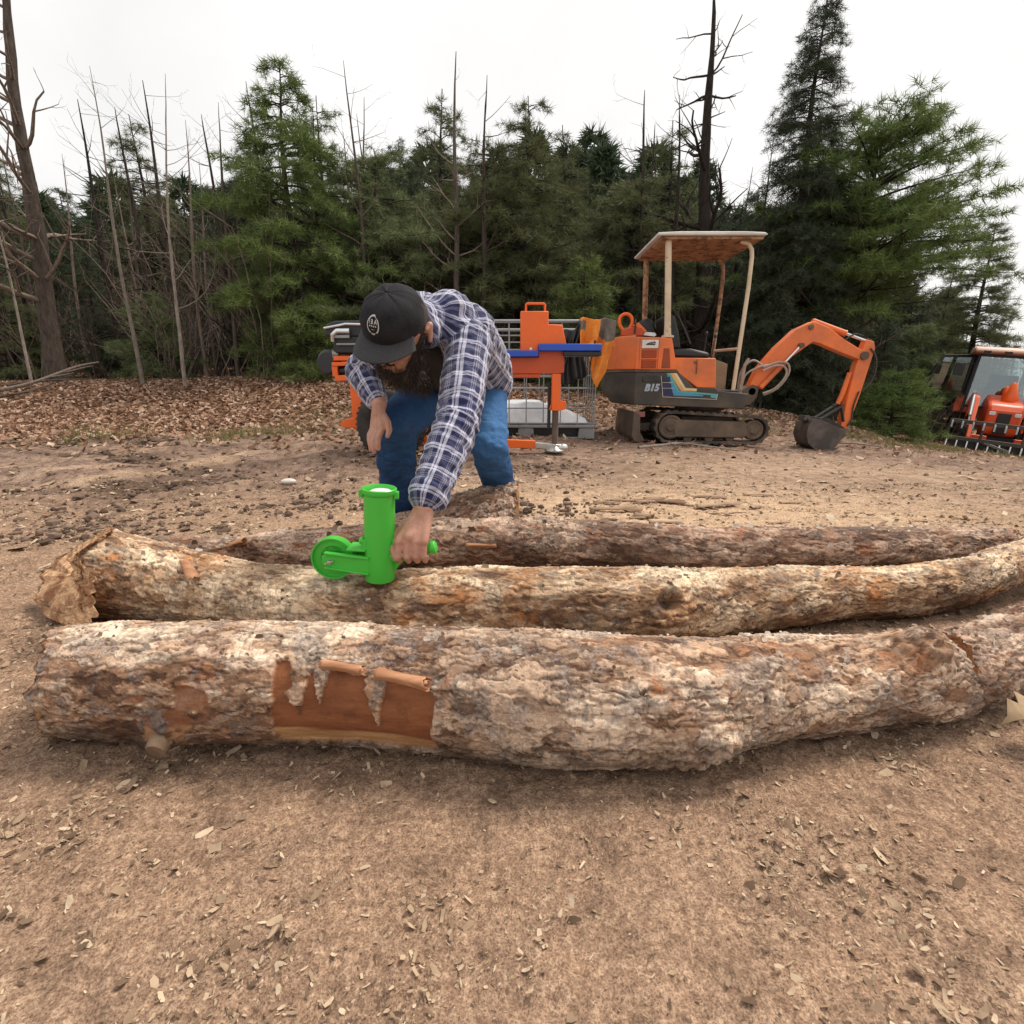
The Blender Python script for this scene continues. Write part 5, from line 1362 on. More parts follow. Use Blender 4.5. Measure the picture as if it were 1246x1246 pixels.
# left end: ram in its channel, engine, folded leg
ch = S()
ch.prism([(-1.62, .90), (-1.25, .915), (-.62, .945), (-.62, .905), (-1.62, .865)], 'y', 4.9, 5.1)
ch.prism([(-1.60, .735), (-.62, .80), (-.62, .84), (-1.60, .785)], 'y', 4.9, 5.1)
ch.box((-1.60, 5.0, .825), (.05, .18, .10)); ch.box((-1.1, 5.07, .84), (1.0, .02, .08))
ch.build('frame', M['orange_new'], spl, bevel=.006)
m = S(); m.tube([(-1.585, 4.97, .825), (-1.56, 4.97, .826), (-1.0, 4.97, .865), (-.62, 4.97, .89)], [.03, .042, .042, .042], 18); m.build('hydraulic_ram', M['engine_black'], spl)
m = S(); m.prism([(-1.475, .30), (-1.48, .74), (-1.375, .745), (-1.385, .36), (-1.40, .30)], 'y', 4.93, 5.03)
m.prism([(-1.60, .345), (-1.545, .395), (-1.475, .40), (-1.385, .40), (-1.385, .315), (-1.55, .315)], 'y', 4.925, 5.035); m.build('folded_leg', M['orange_new'], spl, bevel=.006)
m = S(); m.box((-1.37, 5.05, .935), (.46, .30, .04)); m.build('engine_plate', M['orange_new'], spl, bevel=.004)
m = S(); m.box((-1.36, 5.05, 1.03), (.34, .26, .15)); m.prism([(-1.60, 1.10), (-1.59, 1.20), (-1.50, 1.235), (-1.20, 1.24), (-1.15, 1.20), (-1.15, 1.10)], 'y', 4.92, 5.2)
eng = m.build('engine', M['engine_black'], spl, bevel=.015); eng.location = (-.07, 0, .02)
m = S(); m.tube([(-1.595, 4.91, 1.17), (-1.40, 4.905, 1.205), (-1.15, 4.91, 1.20)], .012, 8); m.build('chrome_trim', M['chrome'], eng)
m = S(); m.tube([(-1.52, 4.90, 1.06), (-1.515, 4.885, 1.115), (-1.47, 4.875, 1.145), (-1.36, 4.875, 1.145)], .022, 10); m.build('exhaust', M['chrome'], eng)
m = S(); m.box((-1.45, 4.90, 1.10), (.16, .03, .03)); m.box((-1.35, 4.90, 1.035), (.28, .025, .018)); m.build('muffler_guard', M['galv'], eng, bevel=.004)
m = S(); m.lathe([(0, 0), (.10, 0), (.115, .02), (.115, .07), (.09, .09), (0, .09)], (-1.66, 5.05, .90), (-.3, -1, 0), 24); m.build('flywheel', M['engine_black'], spl, bevel=.004)
m = S(); m.lathe([(0, 0), (.035, 0), (.035, .05), (0, .05)], (-1.575, 4.96, .975), (-1, -.4, 0), 14); m.build('oil_filter', M['galv'], spl, bevel=.003)
m = S(); m.bar((-.78, 5.0, .80), (-.80, 5.05, .36), .08, .10); m.bar((-1.07, 4.70, .36), (-1.07, 5.50, .36), .06, .06); m.bar((-1.07, 5.03, .36), (-.80, 5.03, .30), .06, .06); m.build('axle', M['orange_dark'], spl, bevel=.005)
for y in (4.83, 5.42):
    m = S(); c = Vector((-1.095, y, .355)); r = .315
    m.lathe([(r * .58, -.05), (r * .70, -.085), (r * .88, -.092), (r * .975, -.07), (r, -.04), (r, .04), (r * .975, .07), (r * .88, .092), (r * .70, .085), (r * .58, .05)], c, (0.22, 1, 0), 56, closed=True)
    for k in range(40):
        a = 2 * math.pi * k / 40; ax = Vector((0.22, 1, 0)).normalized(); e1 = Vector((1, -.22, 0)).normalized()
        dd = e1 * math.cos(a) + Vector((0, 0, 1)) * math.sin(a)
        m.bar(c + dd * (r + .003) - ax * .06 + e1 * 0, c + dd * (r + .003) + ax * .06, .018, .012, dd)
    ty = m.build('tyre', M['tyre'], spl, angle=50)
    m = S(); m.lathe([(0, -.03), (.05, -.035), (.06, -.02), (r * .5, -.01), (r * .56, -.045), (r * .60, -.05), (r * .60, .05), (0, .03)], c, (0.22, 1, 0), 40); m.build('rim', M['galv'], ty)

# ------------------------------------------------------------------ tank cage
CG = Vector((0.18, 6.6, gz(0.18, 6.6)))
cage = thing('tank_cage', 'galvanised wire tank cage on a grey pallet between splitter and excavator', 'wire cage', CG)
def K(): return MB(CG)
x0, x1, y0, y1, zb, zt = -.62, .945, 6.12, 7.1, .255, 1.38
for nm, pts in (('wire', None),):
    for k in range(9):
        x = x0 + (x1 - x0) * k / 8
        for y in (y0, y1):
            m = K(); m.tube([(x, y, zb), (x, y, zt)], .0075, 6); m.build('upright_wire', M['galv'], cage)
    for k in range(1, 5):
        y = y0 + (y1 - y0) * k / 5
        for x in (x0, x1):
            m = K(); m.tube([(x, y, zb), (x, y, zt)], .0075, 6); m.build('upright_wire', M['galv'], cage)
    for z in (.27, .44, .66, .80, 1.08, 1.23):
        m = K(); q = [(x0, y0, z), (x1, y0, z), (x1, y1, z), (x0, y1, z), (x0, y0, z)]; m.tube(q, .0085, 6, False); m.build('hoop_wire', M['galv'], cage)
m = K()
for a, b in (((x0, y0), (x1, y0)), ((x1, y0), (x1, y1)), ((x1, y1), (x0, y1)), ((x0, y1), (x0, y0))): m.tube([(*a, zt), (*b, zt)], .019, 10)
m.build('top_rail', M['galv'], cage)
for k in range(7):
    m = K(); x = -.44 + k * .036; m.box((x, y0 + .03, 1.215), (.018, .014, .33)); m.build('slat', M['galv'], cage, bevel=.002)
m = K(); m.box((-.335, y0 + .03, 1.385), (.30, .03, .03)); m.build('slat_rail', M['galv'], cage, bevel=.003)
m = K(); m.box((.16, 6.61, .235), (1.58, 1.0, .035)); m.build('pallet_deck', M['galv'], cage, bevel=.006)
for x in (-.52, .16, .86):
    for y in (6.19, 7.02):
        m = K(); m.prism([(x - .10, .09), (x + .10, .09), (x + .085, .218), (x - .085, .218)], 'y', y - .06, y + .06); m.build('pallet_foot', M['galv'], cage, bevel=.006)
for y in (6.17, 7.03): m = K(); m.box((.16, y, .10), (1.52, .06, .022)); m.build('pallet_runner', M['galv'], cage, bevel=.004)
m = K(); m.box((.16, 6.62, .165), (1.30, .80, .10)); m.build('pallet_gap_shade', M['engine_black'], cage)  # black block painted in as the shade between the pallet feet

# white plastic folded inside the cage
nu, nv = 60, 40
xs, ys = np.meshgrid(np.linspace(-.55, .88, nu), np.linspace(6.16, 7.0, nv), indexing='ij')
Pq = np.stack([xs, ys, 0 * xs], -1).reshape(-1, 3)
top = .50 + .05 * fbm(Pq * 3, 3, 501) + .025 * np.abs(fbm(Pq * np.array([5, 14, 1]), 3, 502)) - .16 * sstep(.45, .9, Pq[:, 0]) - .03 * sstep(.35, .40, Pq[:, 0])
edge_ = np.minimum(np.minimum(Pq[:, 0] + .55, .88 - Pq[:, 0]), np.minimum(Pq[:, 1] - 6.16, 7.0 - Pq[:, 1]))
top = np.where(edge_ < .001, .262, top)
Pq[:, 2] = top
t = NT('white_sheet'); n = t.noise(9, 5, .6)
t.color(t.ramp(n, [(0.3, (0.60, 0.62, 0.65)), (0.7, (0.80, 0.81, 0.82))])); t.rough(0.35); t.bump(t.noise(14, 5, .6, t.mapped((.4, 1, 1.6))), .4, .02)
sheet = mesh_np('plastic_sheet', Pq, grid_faces(nu, nv), t.m); tag(sheet, 'crumpled white plastic lying in the bottom of the wire cage', 'plastic sheet')

# orange and grey work jacket hung over the cage corner
def cloth(name, rows, mat, parent=None, thick=.008, attrs=None):
    nu, nv = len(rows), len(rows[0])
    o = mesh_np(name, np.array(rows).reshape(-1, 3), grid_faces(nu, nv), mat, parent, attrs=attrs)
    sm = o.modifiers.new('s', 'SOLIDIFY'); sm.thickness = thick
    return o
def jacket_mat():
    t = NT('jacket_fabric'); n = t.noise(25, 5, .65); n2 = t.noise(300, 2, .6)
    c = t.ramp(n, [(0.3, (0.62, 0.17, 0.018)), (0.7, (0.82, 0.29, 0.040))])
    c = t.mix(t.attr('grey'), c, t.ramp(n, [(0.3, (0.10, 0.085, 0.07)), (0.7, (0.185, 0.155, 0.13))]))
    c = t.mix(t.attr('lining'), c, (0.02, 0.02, 0.024))
    t.color(c); t.rough(0.85); t.bump(n2, .25, .001); return t.m
rows, gr, ln = [], [], []
for i in range(60):
    u = i / 59; r_ = []
    for j in range(64):
        s = j / 63
        if u < .25:      # behind the rail
            dz = -(.25 - u) * 1.1; yb = .05 + .02 * math.sin(s * 17)
        else:
            dz = -(u - .25) / .75 * np.interp(s, [0, .12, .3, .45, .62, .72, .85, 1], [.38, .42, .36, .48, .70, .76, .60, .36]); yb = -.035
        k = abs(dz)
        fold = .055 * math.sin(s * 15 + 2.2 * k * 3) * min(1, k * 4) + .03 * float(mnoise.noise(Vector((s * 6, k * 5, 3))))
        shift = .10 * k * math.sin(3 + s * 2.5) + .03 * float(mnoise.noise(Vector((s * 3, k * 4, 9))))
        x = .74 + .40 * s + shift * (1 if u >= .25 else 0)
        r_.append((x, y0 - .03 + yb - fold * (1 if u >= .25 else .4), 1.405 + dz + .012 * math.sin(s * 11) - .05 * max(0, s - .75)))
        gr.append(1.0 if (u > .1 and s > .52 and k < .26 - .3 * abs(s - .8)) or (s < .22 and .03 < k < .13) else 0.0); ln.append(1.0 if .40 < s < .47 and k > .22 else 0.0)
    rows.append(r_)
jk = cloth('jacket', rows, jacket_mat(), None, attrs=dict(grey=gr, lining=ln)); tag(jk, 'orange and grey work jacket draped over the cage corner by the excavator', 'jacket')
# dark coat beside it
rows = []
for i in range(40):
    u = i / 39; r_ = []
    for j in range(36):
        s = j / 35; k = u * .58 * (1 - .25 * (s - .5) ** 2)
        r_.append((.53 + .26 * s + .04 * math.sin(u * 5 + s * 3), y0 - .02 - .03 * math.sin(s * 16 + u * 4) * min(1, u * 3) - .02, 1.26 + .10 * s - k + .02 * math.sin(s * 12)))
    rows.append(r_)
dk = cloth('coat', rows, M['engine_black']); tag(dk, 'dark coat hanging on the cage to the left of the orange jacket', 'coat')
m = MB(); c = Vector((.50, 6.30, 1.08))
m.lathe([(0, 0), (.045, 0), (.05, .01), (.05, .15), (.035, .19), (.02, .205), (.02, .22), (0, .22)], c, (0, 0, 1), 20)
jug = m.build('bottle', worn('blue_bottle', (0.03, 0.12, 0.42), (0.1, 0.14, 0.22), 0.3, 0.35), None); tag(jug, 'blue plastic bottle standing on a ledge in the cage behind the orange wedge', 'bottle')
m = MB(); m.tube([(c.x - .02, c.y - .03, c.z + .20), (c.x - .045, c.y - .04, c.z + .25), (c.x + .03, c.y - .04, c.z + .26), (c.x + .025, c.y - .03, c.z + .20)], .010, 8); h_ = m.build('bottle_handle', M['blue'], jug)
m = K(); m.box((.5, 6.32, 1.070), (.36, .30, .018)); m.build('shelf', M['galv'], cage, bevel=.003)

# ------------------------------------------------------------------ tractor
TR = Vector((10.84, 12.1, -.88)); TRY = math.atan2(-0.80, -0.60)
trc = thing('tractor', 'orange compact tractor with glazed cab, open door and grapple rake facing the camera', 'tractor', TR, (R(0), R(0), TRY))
trc.rotation_euler = (Matrix.Rotation(TRY, 3, 'Z') @ Matrix.Rotation(R(-6), 3, 'X')).to_euler()
trc.scale = (1.06, 1.06, 1.06)
M['tr_orange'] = worn('tractor_orange', (0.80, 0.105, 0.025), (0.3, 0.09, 0.05), 0.3, 0.4, 0, 3, .08)
M['roof_pale'] = worn('tractor_roof', (0.66, 0.40, 0.31), (0.5, 0.3, 0.22), 0.4, 0.5, 0, 3, .08)
gm = NT('cab_glass'); tb = gm.new('ShaderNodeBsdfTransparent'); tb.inputs['Color'].default_value = (.55, .66, .66, 1); gl = gm.new('ShaderNodeBsdfGlossy'); gl.inputs['Roughness'].default_value = .03; gl.inputs['Color'].default_value = (.8, .9, .95, 1)
mx = gm.new('ShaderNodeMixShader'); mx.inputs['Fac'].default_value = .22; gm.lk(tb.outputs[0], mx.inputs[1]); gm.lk(gl.outputs[0], mx.inputs[2]); gm.lk(mx.outputs[0], gm.out.inputs['Surface']); M['glass'] = gm.m
def T(): return MB()
m = T(); m.prism([(-.2, .55), (1.25, .50), (1.32, .62), (1.32, .98), (1.22, 1.10), (.2, 1.26), (-.2, 1.26)], 'y', -.27, .27); hood = m.build('hood', M['tr_orange'], trc, bevel=.05)
m = T(); m.box((1.325, 0, .74), (.03, .20, .40)); m.build('grille', M['engine_black'], hood, bevel=.01)
for s in (-1, 1):
    m = T(); m.box((1.325, s * .19, .92), (.03, .10, .07)); m.build('headlight', worn('lamp_lens', (.7, .7, .68), (.4, .4, .4), .2, .2), hood, bevel=.01)
m = T(); m.box((.3, 0, .42), (1.7, .34, .22)); m.box((1.15, 0, .40), (.16, 1.0, .14)); m.build('chassis', M['engine_black'], trc, bevel=.01)
for x, r, w, y in ((-.55, .56, .32, .55), (1.12, .36, .22, .50)):
    for s in (-1, 1):
        c = Vector((x, s * y, r))
        m = T(); m.lathe([(r * .55, -w * .4), (r * .75, -w * .5), (r * .95, -w * .46), (r, -w * .3), (r, w * .3), (r * .95, w * .46), (r * .75, w * .5), (r * .55, w * .4)], c, (0, 1, 0), 40, closed=True)
        for k in range(18):
            for q in (-1, 1):
                a = 2 * math.pi * (k + .25 * (q + 1)) / 18; a2 = a + .22
                d1, d2 = Vector((math.cos(a), 0, math.sin(a))), Vector((math.cos(a2), 0, math.sin(a2)))
                m.bar(c + d1 * r * 1.01, c + d2 * r * 1.0 + Vector((0, q * w * .46, 0)), .03, .04, d1)
        ty = m.build('wheel', M['tyre'], trc, angle=50)
        m = T(); m.lathe([(0, -.02), (r * .2, -.05), (r * .52, -.03), (r * .57, -w * .42), (r * .57, w * .42), (0, .05)], c, (0, 1, 0), 28); m.build('rim', M['tr_orange'], ty)
for s in (-1, 1):
    m = T(); P = [(-1.15, .75), (-1.05, 1.10), (-.6, 1.24), (-.15, 1.12), (.05, .85), (0, .82), (-.2, 1.06), (-.6, 1.17), (-1.0, 1.04), (-1.1, .75)]
    m.prism(P, 'y', s * .40, s * .74); m.build('fender', M['tr_orange'], trc, bevel=.01)
# cab
pillars = [((.22, -.60, .85), (.12, -.58, 2.05)), ((.22, .60, .85), (.12, .58, 2.05)), ((-.95, -.62, 1.1), (-.90, -.58, 2.05)), ((-.95, .62, 1.1), (-.90, .58, 2.05)), ((-.40, .62, 1.1), (-.38, .60, 2.05)), ((-.40, -.62, 1.1), (-.38, -.60, 2.05))]
for a, b in pillars: m = T(); m.bar(a, b, .05, .06); m.build('pillar', M['engine_black'], trc, bevel=.006)
for z, w in ((2.03, .60), (.98, .60)): m = T(); m.bar((.20 if z < 1.5 else .12, -w, z), (.20 if z < 1.5 else .12, w, z), .05, .05); m.build('windscreen_rail', M['engine_black'], trc, bevel=.005)
m = T(); m.add([(.215, -.575, .99), (.215, .575, .99), (.125, .555, 2.01), (.125, -.555, 2.01)], [(0, 1, 2, 3)]); m.build('windscreen', M['glass'], trc, fix=False)
m = T(); m.add([(-.95, -.57, 1.1), (-.95, .57, 1.1), (-.90, .55, 2.01), (-.90, -.55, 2.01)], [(0, 1, 2, 3)]); m.build('rear_window', M['glass'], trc, fix=False)
m = T(); m.add([(.17, .605, .9), (-.93, .625, 1.1), (-.88, .585, 2.01), (.12, .585, 2.01)], [(0, 1, 2, 3)]); m.build('side_window', M['glass'], trc, fix=False)
m = T(); m.prism([(-1.05, 2.07), (.30, 2.07), (.36, 2.10), (.30, 2.17), (.0, 2.21), (-.8, 2.21), (-1.05, 2.17)], 'y', -.70, .70); rf = m.build('roof', M['roof_pale'], trc, bevel=.03)
for y in (-.5, -.17, .17, .5): m = T(); m.box((.355, y, 2.095), (.03, .12, .05)); m.build('work_light', M['engine_black'], rf, bevel=.006)
m = T(); m.prism([(-.75, .95), (-.70, 1.10), (-.25, 1.10), (-.25, .95)], 'y', -.25, .25); m.prism([(-.80, 1.05), (-.90, 1.65), (-.80, 1.70), (-.65, 1.1)], 'y', -.24, .24); m.build('seat', M['black_vinyl'], trc, bevel=.03)
m = T(); P = [(-.12 - .07 * math.cos(a), .19 * math.sin(a), 1.32 + .15 * math.cos(a)) for a in np.linspace(0, 2 * math.pi, 25)]; m.tube(P, .015, 8, False); m.tube([(-.12, 0, 1.32), (.12, 0, 1.02)], .03, 8); m.build('steering_wheel', M['engine_black'], trc)
m = T(); m.tube([(.10, .10, 2.02), (.15, .22, 1.75), (.185, .38, 1.40)], .012, 6); m.build('wiper', M['engine_black'], trc)
# open door on the tractor's right, swung outwards
dr = [(-.42, -.64, .78), (-.20, -1.20, .86), (-.14, -1.36, 1.30), (-.20, -1.18, 1.98), (-.40, -.64, 2.03)]
m = T()
for i in range(5): m.bar(dr[i], dr[(i + 1) % 5], .06, .06)
door = m.build('door', M['engine_black'], trc, bevel=.005)
m = T(); m.add(dr, [(0, 1, 2, 3, 4)]); m.build('door_glass', M['glass'], door, fix=False)
m = T(); m.bar((-.14, -1.30, 1.22), (-.22, -1.22, 1.38), .05, .09); m.build('door_handle', M['engine_black'], door, bevel=.008)
m = T(); m.tube([(.15, -.60, 1.85), (.22, -.80, 1.86)], .012, 6); m.box((.22, -.86, 1.72), (.05, .17, .26)); m.build('mirror', M['engine_black'], trc, bevel=.02)
# front plush-like orange bundle standing on the hood, left plain
m = T(); m.lathe([(.02, 0), (.12, .02), (.13, .12), (.09, .24), (.05, .36), (.0, .40)], (.75, .04, 1.14), (0, 0, 1), 16); m.ball((.77, -.05, 1.34), (.05, .05, .11), 10, 8); m.build('hood_bundle', M['orange_new'], trc, bevel=.0)
# loader
for s in (-1, 1):
    y = s * .47
    m = T(); m.bar((.30, y, .55), (.22, y, 1.22), .08, .12); m.build('loader_post', M['tr_orange'], trc, bevel=.008)
    m = T(); m.bar((.20, y, 1.20), (1.25, y, 1.14), .07, .13); m.bar((1.22, y, 1.16), (1.86, y, .42), .07, .12); m.box((1.80, y - s * .12, .46), (.10, .30, .10)); m.build('loader_arm', M['tr_orange'], trc, bevel=.008)
    m = T(); m.tube([(.32, y, .72), (.95, y, 1.02)], .035, 10); cy = m.build('lift_cylinder', M['engine_black'], trc)
    m = T(); m.tube([(1.30, y + s * .07, 1.22), (1.75, y + s * .07, .85)], .03, 10); m.tube([(1.75, y + s * .07, .85), (1.93, y + s * .07, .68)], .016, 8); m.build('tilt_cylinder', M['galv'], trc)
# grapple rake
gp = T()
for z, x in ((.74, 2.02), (.42, 2.02), (.10, 2.10)): gp.bar((x, -.80, z), (x, .80, z), .07, .07)
for y in (-.80, .80, -.3, .3): gp.bar((2.02, y, .40), (2.02, y, .76), .04, .05)
grap = gp.build('grapple', M['dark_metal'], trc, bevel=.005)
gp = T(); gp.box((1.98, 0, .26), (.03, 1.45, .26)); gp.build('back_plate', M['engine_black'], grap)
for k in range(11):
    y = -.78 + k * .156
    m = T(); P = [(2.02, y, .42), (2.07, y, .22), (2.14, y, .08), (2.28, y, .025), (2.55, y, .01)]
    for a, b in zip(P, P[1:]): m.bar(a, b, .022, .05)
    m.build('tine', M['steel'], grap, bevel=.002)
    m = T(); m.prism([(2.04, .77), (2.12, .70), (2.14, .62), (2.07, .69)], 'y', y - .014, y + .014); m.build('upper_tooth', M['galv'], grap, bevel=.002)
m = T(); m.bar((2.02, -.25, .40), (2.25, .12, .30), .03, .04); m.build('clamp_arm', M['galv'], grap)
# ------------------------------------------------------------------ woods
def foliage_mat(name, cols, trans=0.3):
    t = NT(name)
    g = t.new('ShaderNodeNewGeometry').outputs['Random Per Island']
    r = t.new('ShaderNodeObjectInfo').outputs['Random']
    c = t.ramp(g, list(zip((0.0, 0.5, 1.0), cols)))
    hs = t.new('ShaderNodeHueSaturation'); t.lk(c, hs.inputs['Color'])
    t.lk(t.math('ADD', t.math('MULTIPLY', r, 0.035), 0.483), hs.inputs['Hue']); t.lk(t.math('ADD', t.math('MULTIPLY', r, 0.5), 0.75), hs.inputs['Value'])
    c = hs.outputs['Color']
    t.color(c); t.rough(0.6); t.bsdf.inputs['Specular IOR Level'].default_value = 0.25
    tr = t.new('ShaderNodeBsdfTranslucent'); t.lk(c, tr.inputs['Color']); mx = t.new('ShaderNodeMixShader'); mx.inputs['Fac'].default_value = trans
    t.lk(t.bsdf.outputs[0], mx.inputs[1]); t.lk(tr.outputs[0], mx.inputs[2]); t.lk(mx.outputs[0], t.out.inputs['Surface'])
    return t.m
M['pine_bright'] = foliage_mat('pine_needles', [(0.075, 0.115, 0.030), (0.12, 0.17, 0.045), (0.19, 0.225, 0.075)])
M['pine_olive'] = foliage_mat('olive_needles', [(0.080, 0.105, 0.042), (0.125, 0.150, 0.060), (0.185, 0.195, 0.095)])
M['spruce_dark'] = foliage_mat('spruce_needles', [(0.040, 0.062, 0.034), (0.064, 0.092, 0.048), (0.100, 0.125, 0.068)], 0.15)
def bark_wood(name, a, b, sc_=6):
    t = NT(name); n = t.noise(1.0, 6, .7, t.mapped((sc_ * 4, sc_ * 4, sc_)))
    r = t.new('ShaderNodeObjectInfo').outputs['Random']
    c = t.ramp(n, [(0.3, a), (0.7, b)])
    c = t.mix(1.0, c, t.ramp(r, [(0.0, 0.65), (1.0, 1.3)]), 'MULTIPLY')
    t.color(c); t.rough(0.95); t.bsdf.inputs['Specular IOR Level'].default_value = 0.1; t.bump(n, .8, .02); return t.m
M['trunk_dark'] = bark_wood('dark_trunk_bark', (0.022, 0.017, 0.014), (0.082, 0.066, 0.056))
M['trunk_brown'] = bark_wood('brown_trunk_bark', (0.045, 0.035, 0.029), (0.150, 0.120, 0.100))
M['trunk_pale'] = bark_wood('pale_sapling_bark', (0.13, 0.105, 0.085), (0.33, 0.285, 0.24), 10)
M['twig'] = bark_wood('grey_brown_twig', (0.10, 0.076, 0.062), (0.27, 0.215, 0.175), 10)

def cones(segs, n=5):
    """array of (x,y,z,r, x,y,z,r) -> verts, quads"""
    A = np.array(segs, float); p, rp, q, rq = A[:, :3], A[:, 3], A[:, 4:7], A[:, 7]
    d = q - p; d /= np.linalg.norm(d, axis=1)[:, None] + 1e-9
    ref = np.where(np.abs(d[:, 2:3]) < .9, np.array([[0, 0, 1.0]]), np.array([[1.0, 0, 0]]))
    a = np.cross(d, ref); a /= np.linalg.norm(a, axis=1)[:, None]; b = np.cross(a, d)
    w = 2 * np.pi * np.arange(n) / n
    ring = a[:, None] * np.cos(w)[None, :, None] + b[:, None] * np.sin(w)[None, :, None]
    V = np.concatenate([p[:, None] + ring * rp[:, None, None], q[:, None] + ring * rq[:, None, None]], 1)
    k = np.arange(n); F1 = np.stack([k, (k + 1) % n, n + (k + 1) % n, n + k], -1)
    F = (np.arange(len(A))[:, None, None] * 2 * n + F1[None]).reshape(-1, 4)
    return V.reshape(-1, 3), F

def tufts(C, D, size, blades, rg, wid=.036, spread=.95):
    """needle tufts: thin triangles fanning from every point"""
    n = len(C); C = np.repeat(C, blades, 0); D = np.repeat(D, blades, 0); S = np.repeat(np.broadcast_to(size, (n,)), blades)[:, None]
    d = D + rg.normal(0, spread, (n * blades, 3)); d[:, 2] += .1; d /= np.linalg.norm(d, axis=1)[:, None]
    s = np.cross(d, rg.normal(0, 1, d.shape)); s /= np.linalg.norm(s, axis=1)[:, None] + 1e-9
    L = S * rg.uniform(.7, 1.25, (len(d), 1)); C = C + rg.normal(0, .02, C.shape)
    V = np.stack([C - s * L * wid, C + s * L * wid, C + d * L], 1).reshape(-1, 3)
    return V, np.arange(len(V)).reshape(-1, 3)

def conifer(name, label, H, z0, Rm, seed, leaf, bark='trunk_dark', droop=.15, whorl=.32, per=6, tuft=0.111, blades=16, dens=1.0, dead=0, lean=(0, 0), r0=None, profile=.8, group=None, upturn=0.1):
    rg = np.random.default_rng(seed)
    root = thing(name, label, 'tree', group=group)
    r0 = r0 or H * .016 + .02
    tp = lambda z: np.array([lean[0] * (z / H) ** 1.3 + .04 * math.sin(z * 1.7 + seed), lean[1] * (z / H) ** 1.3 + .04 * math.cos(z * 1.3 + seed), z])
    segs = []
    zs = np.linspace(-.3, H, 16)
    rad = lambda z: r0 * max(.06, (1 - max(z, 0) / H)) ** .85 * (1 + .5 * math.exp(-max(z, 0) / .15))
    for a, b in zip(zs[:-1], zs[1:]): segs.append((*tp(max(a, 0)) + np.array([0, 0, min(a, 0)]), rad(a), *tp(max(b, 0)), rad(b)))
    C, D, Sz = [], [], []
    z = z0
    while z < H * .985:
        t_ = (z - z0) / (H - z0)
        Lz = Rm * (1 - t_) ** profile * (0.55 + .45 * min(1, t_ * 4 + .3)) + .12
        for k in range(per):
            az = rg.uniform(0, 2 * np.pi); L = Lz * rg.uniform(.55, 1.15)
            if L < .1: continue
            el = rg.normal(.10, .12) + upturn * t_ * 3
            d = np.array([math.cos(az), math.sin(az), math.tan(el)])
            p = tp(z + rg.uniform(-.1, .1)); m = 6; pts = [p]
            for i in range(m):
                d = d + np.array([rg.normal(0, .10), rg.normal(0, .10), -droop * (1 if i < m * .6 else -.4) + rg.normal(0, .04)]); d /= np.linalg.norm(d)
                pts.append(pts[-1] + d * L / m)
            pts = np.array(pts); rl = max(.006, .010 * L + .004)
            for i in range(m): segs.append((*pts[i], rl * (1 - i / m) + .002, *pts[i + 1], rl * (1 - (i + 1) / m) + .002))
            nb = max(2, int(L * 9 * dens))
            for s in rg.uniform(.22, 1.0, nb):
                x = s * m; i = min(int(x), m - 1); q = pts[i] + (pts[i + 1] - pts[i]) * (x - i); dl = pts[i + 1] - pts[i]; dl /= np.linalg.norm(dl)
                side = np.cross(dl, [0, 0, 1]); side /= np.linalg.norm(side) + 1e-9; side = side * rg.choice([-1, 1])
                bl = (.12 + .30 * L * (1.05 - s)) * rg.uniform(.5, 1.1); bd = side * .8 + dl * .6 + np.array([0, 0, rg.normal(0, .12)]); bd /= np.linalg.norm(bd)
                segs.append((*q, .004, *(q + bd * bl), .0015))
                kk = max(2, int(bl / .085))
                u = np.linspace(.25, 1.05, kk)[:, None]
                C.append(q + bd * bl * u + np.array([0, 0, -.06]) * (u ** 2) * droop * 3); D.append(np.repeat((bd * .8)[None], kk, 0)); Sz.append(np.full(kk, tuft) * rg.uniform(.75, 1.15))
        z += whorl * rg.uniform(.7, 1.3)
    for k in range(dead):
        z = rg.uniform(.25 * z0, z0 + .25 * (H - z0)); az = rg.uniform(0, 2 * np.pi); L = rg.uniform(.5, 1.0) * Rm * .95
        grow_branch(segs, tp(z), np.array([math.cos(az), math.sin(az), rg.uniform(-.1, .55)]), L, .012 + .010 * L, 3, rg, .16)
    V, F = cones(segs, 6)
    tr = mesh_np('trunk', V, F, M[bark], root)
    V, F = tufts(np.concatenate(C), np.concatenate(D), np.concatenate(Sz), blades, rg)
    mesh_np('crown', V, F, M[leaf], root, smooth=False)
    return root

def grow_branch(segs, p, d, L, r, depth, rg, wob=.22, up=.04):
    n = max(3, int(L / .16)); n = min(n, 9)
    p = np.array(p, float); d = np.array(d, float); d /= np.linalg.norm(d)
    r_end = r * .35
    for i in range(n):
        d = d + rg.normal(0, wob, 3) * .5 + np.array([0, 0, up]); d /= np.linalg.norm(d)
        q = p + d * L / n; ra = r + (r_end - r) * i / n; rb = r + (r_end - r) * (i + 1) / n
        segs.append((*p, ra, *q, rb)); p = q
        if depth > 0 and i >= 1 and rg.uniform() < .62:
            s = rg.normal(0, 1, 3); s -= d * (s @ d); s /= np.linalg.norm(s)
            grow_branch(segs, p, d * .75 + s * rg.uniform(.5, .95), L * rg.uniform(.35, .62) * (1 - .4 * i / n), max(rb * .62, .0016), depth - 1, rg, wob, up)

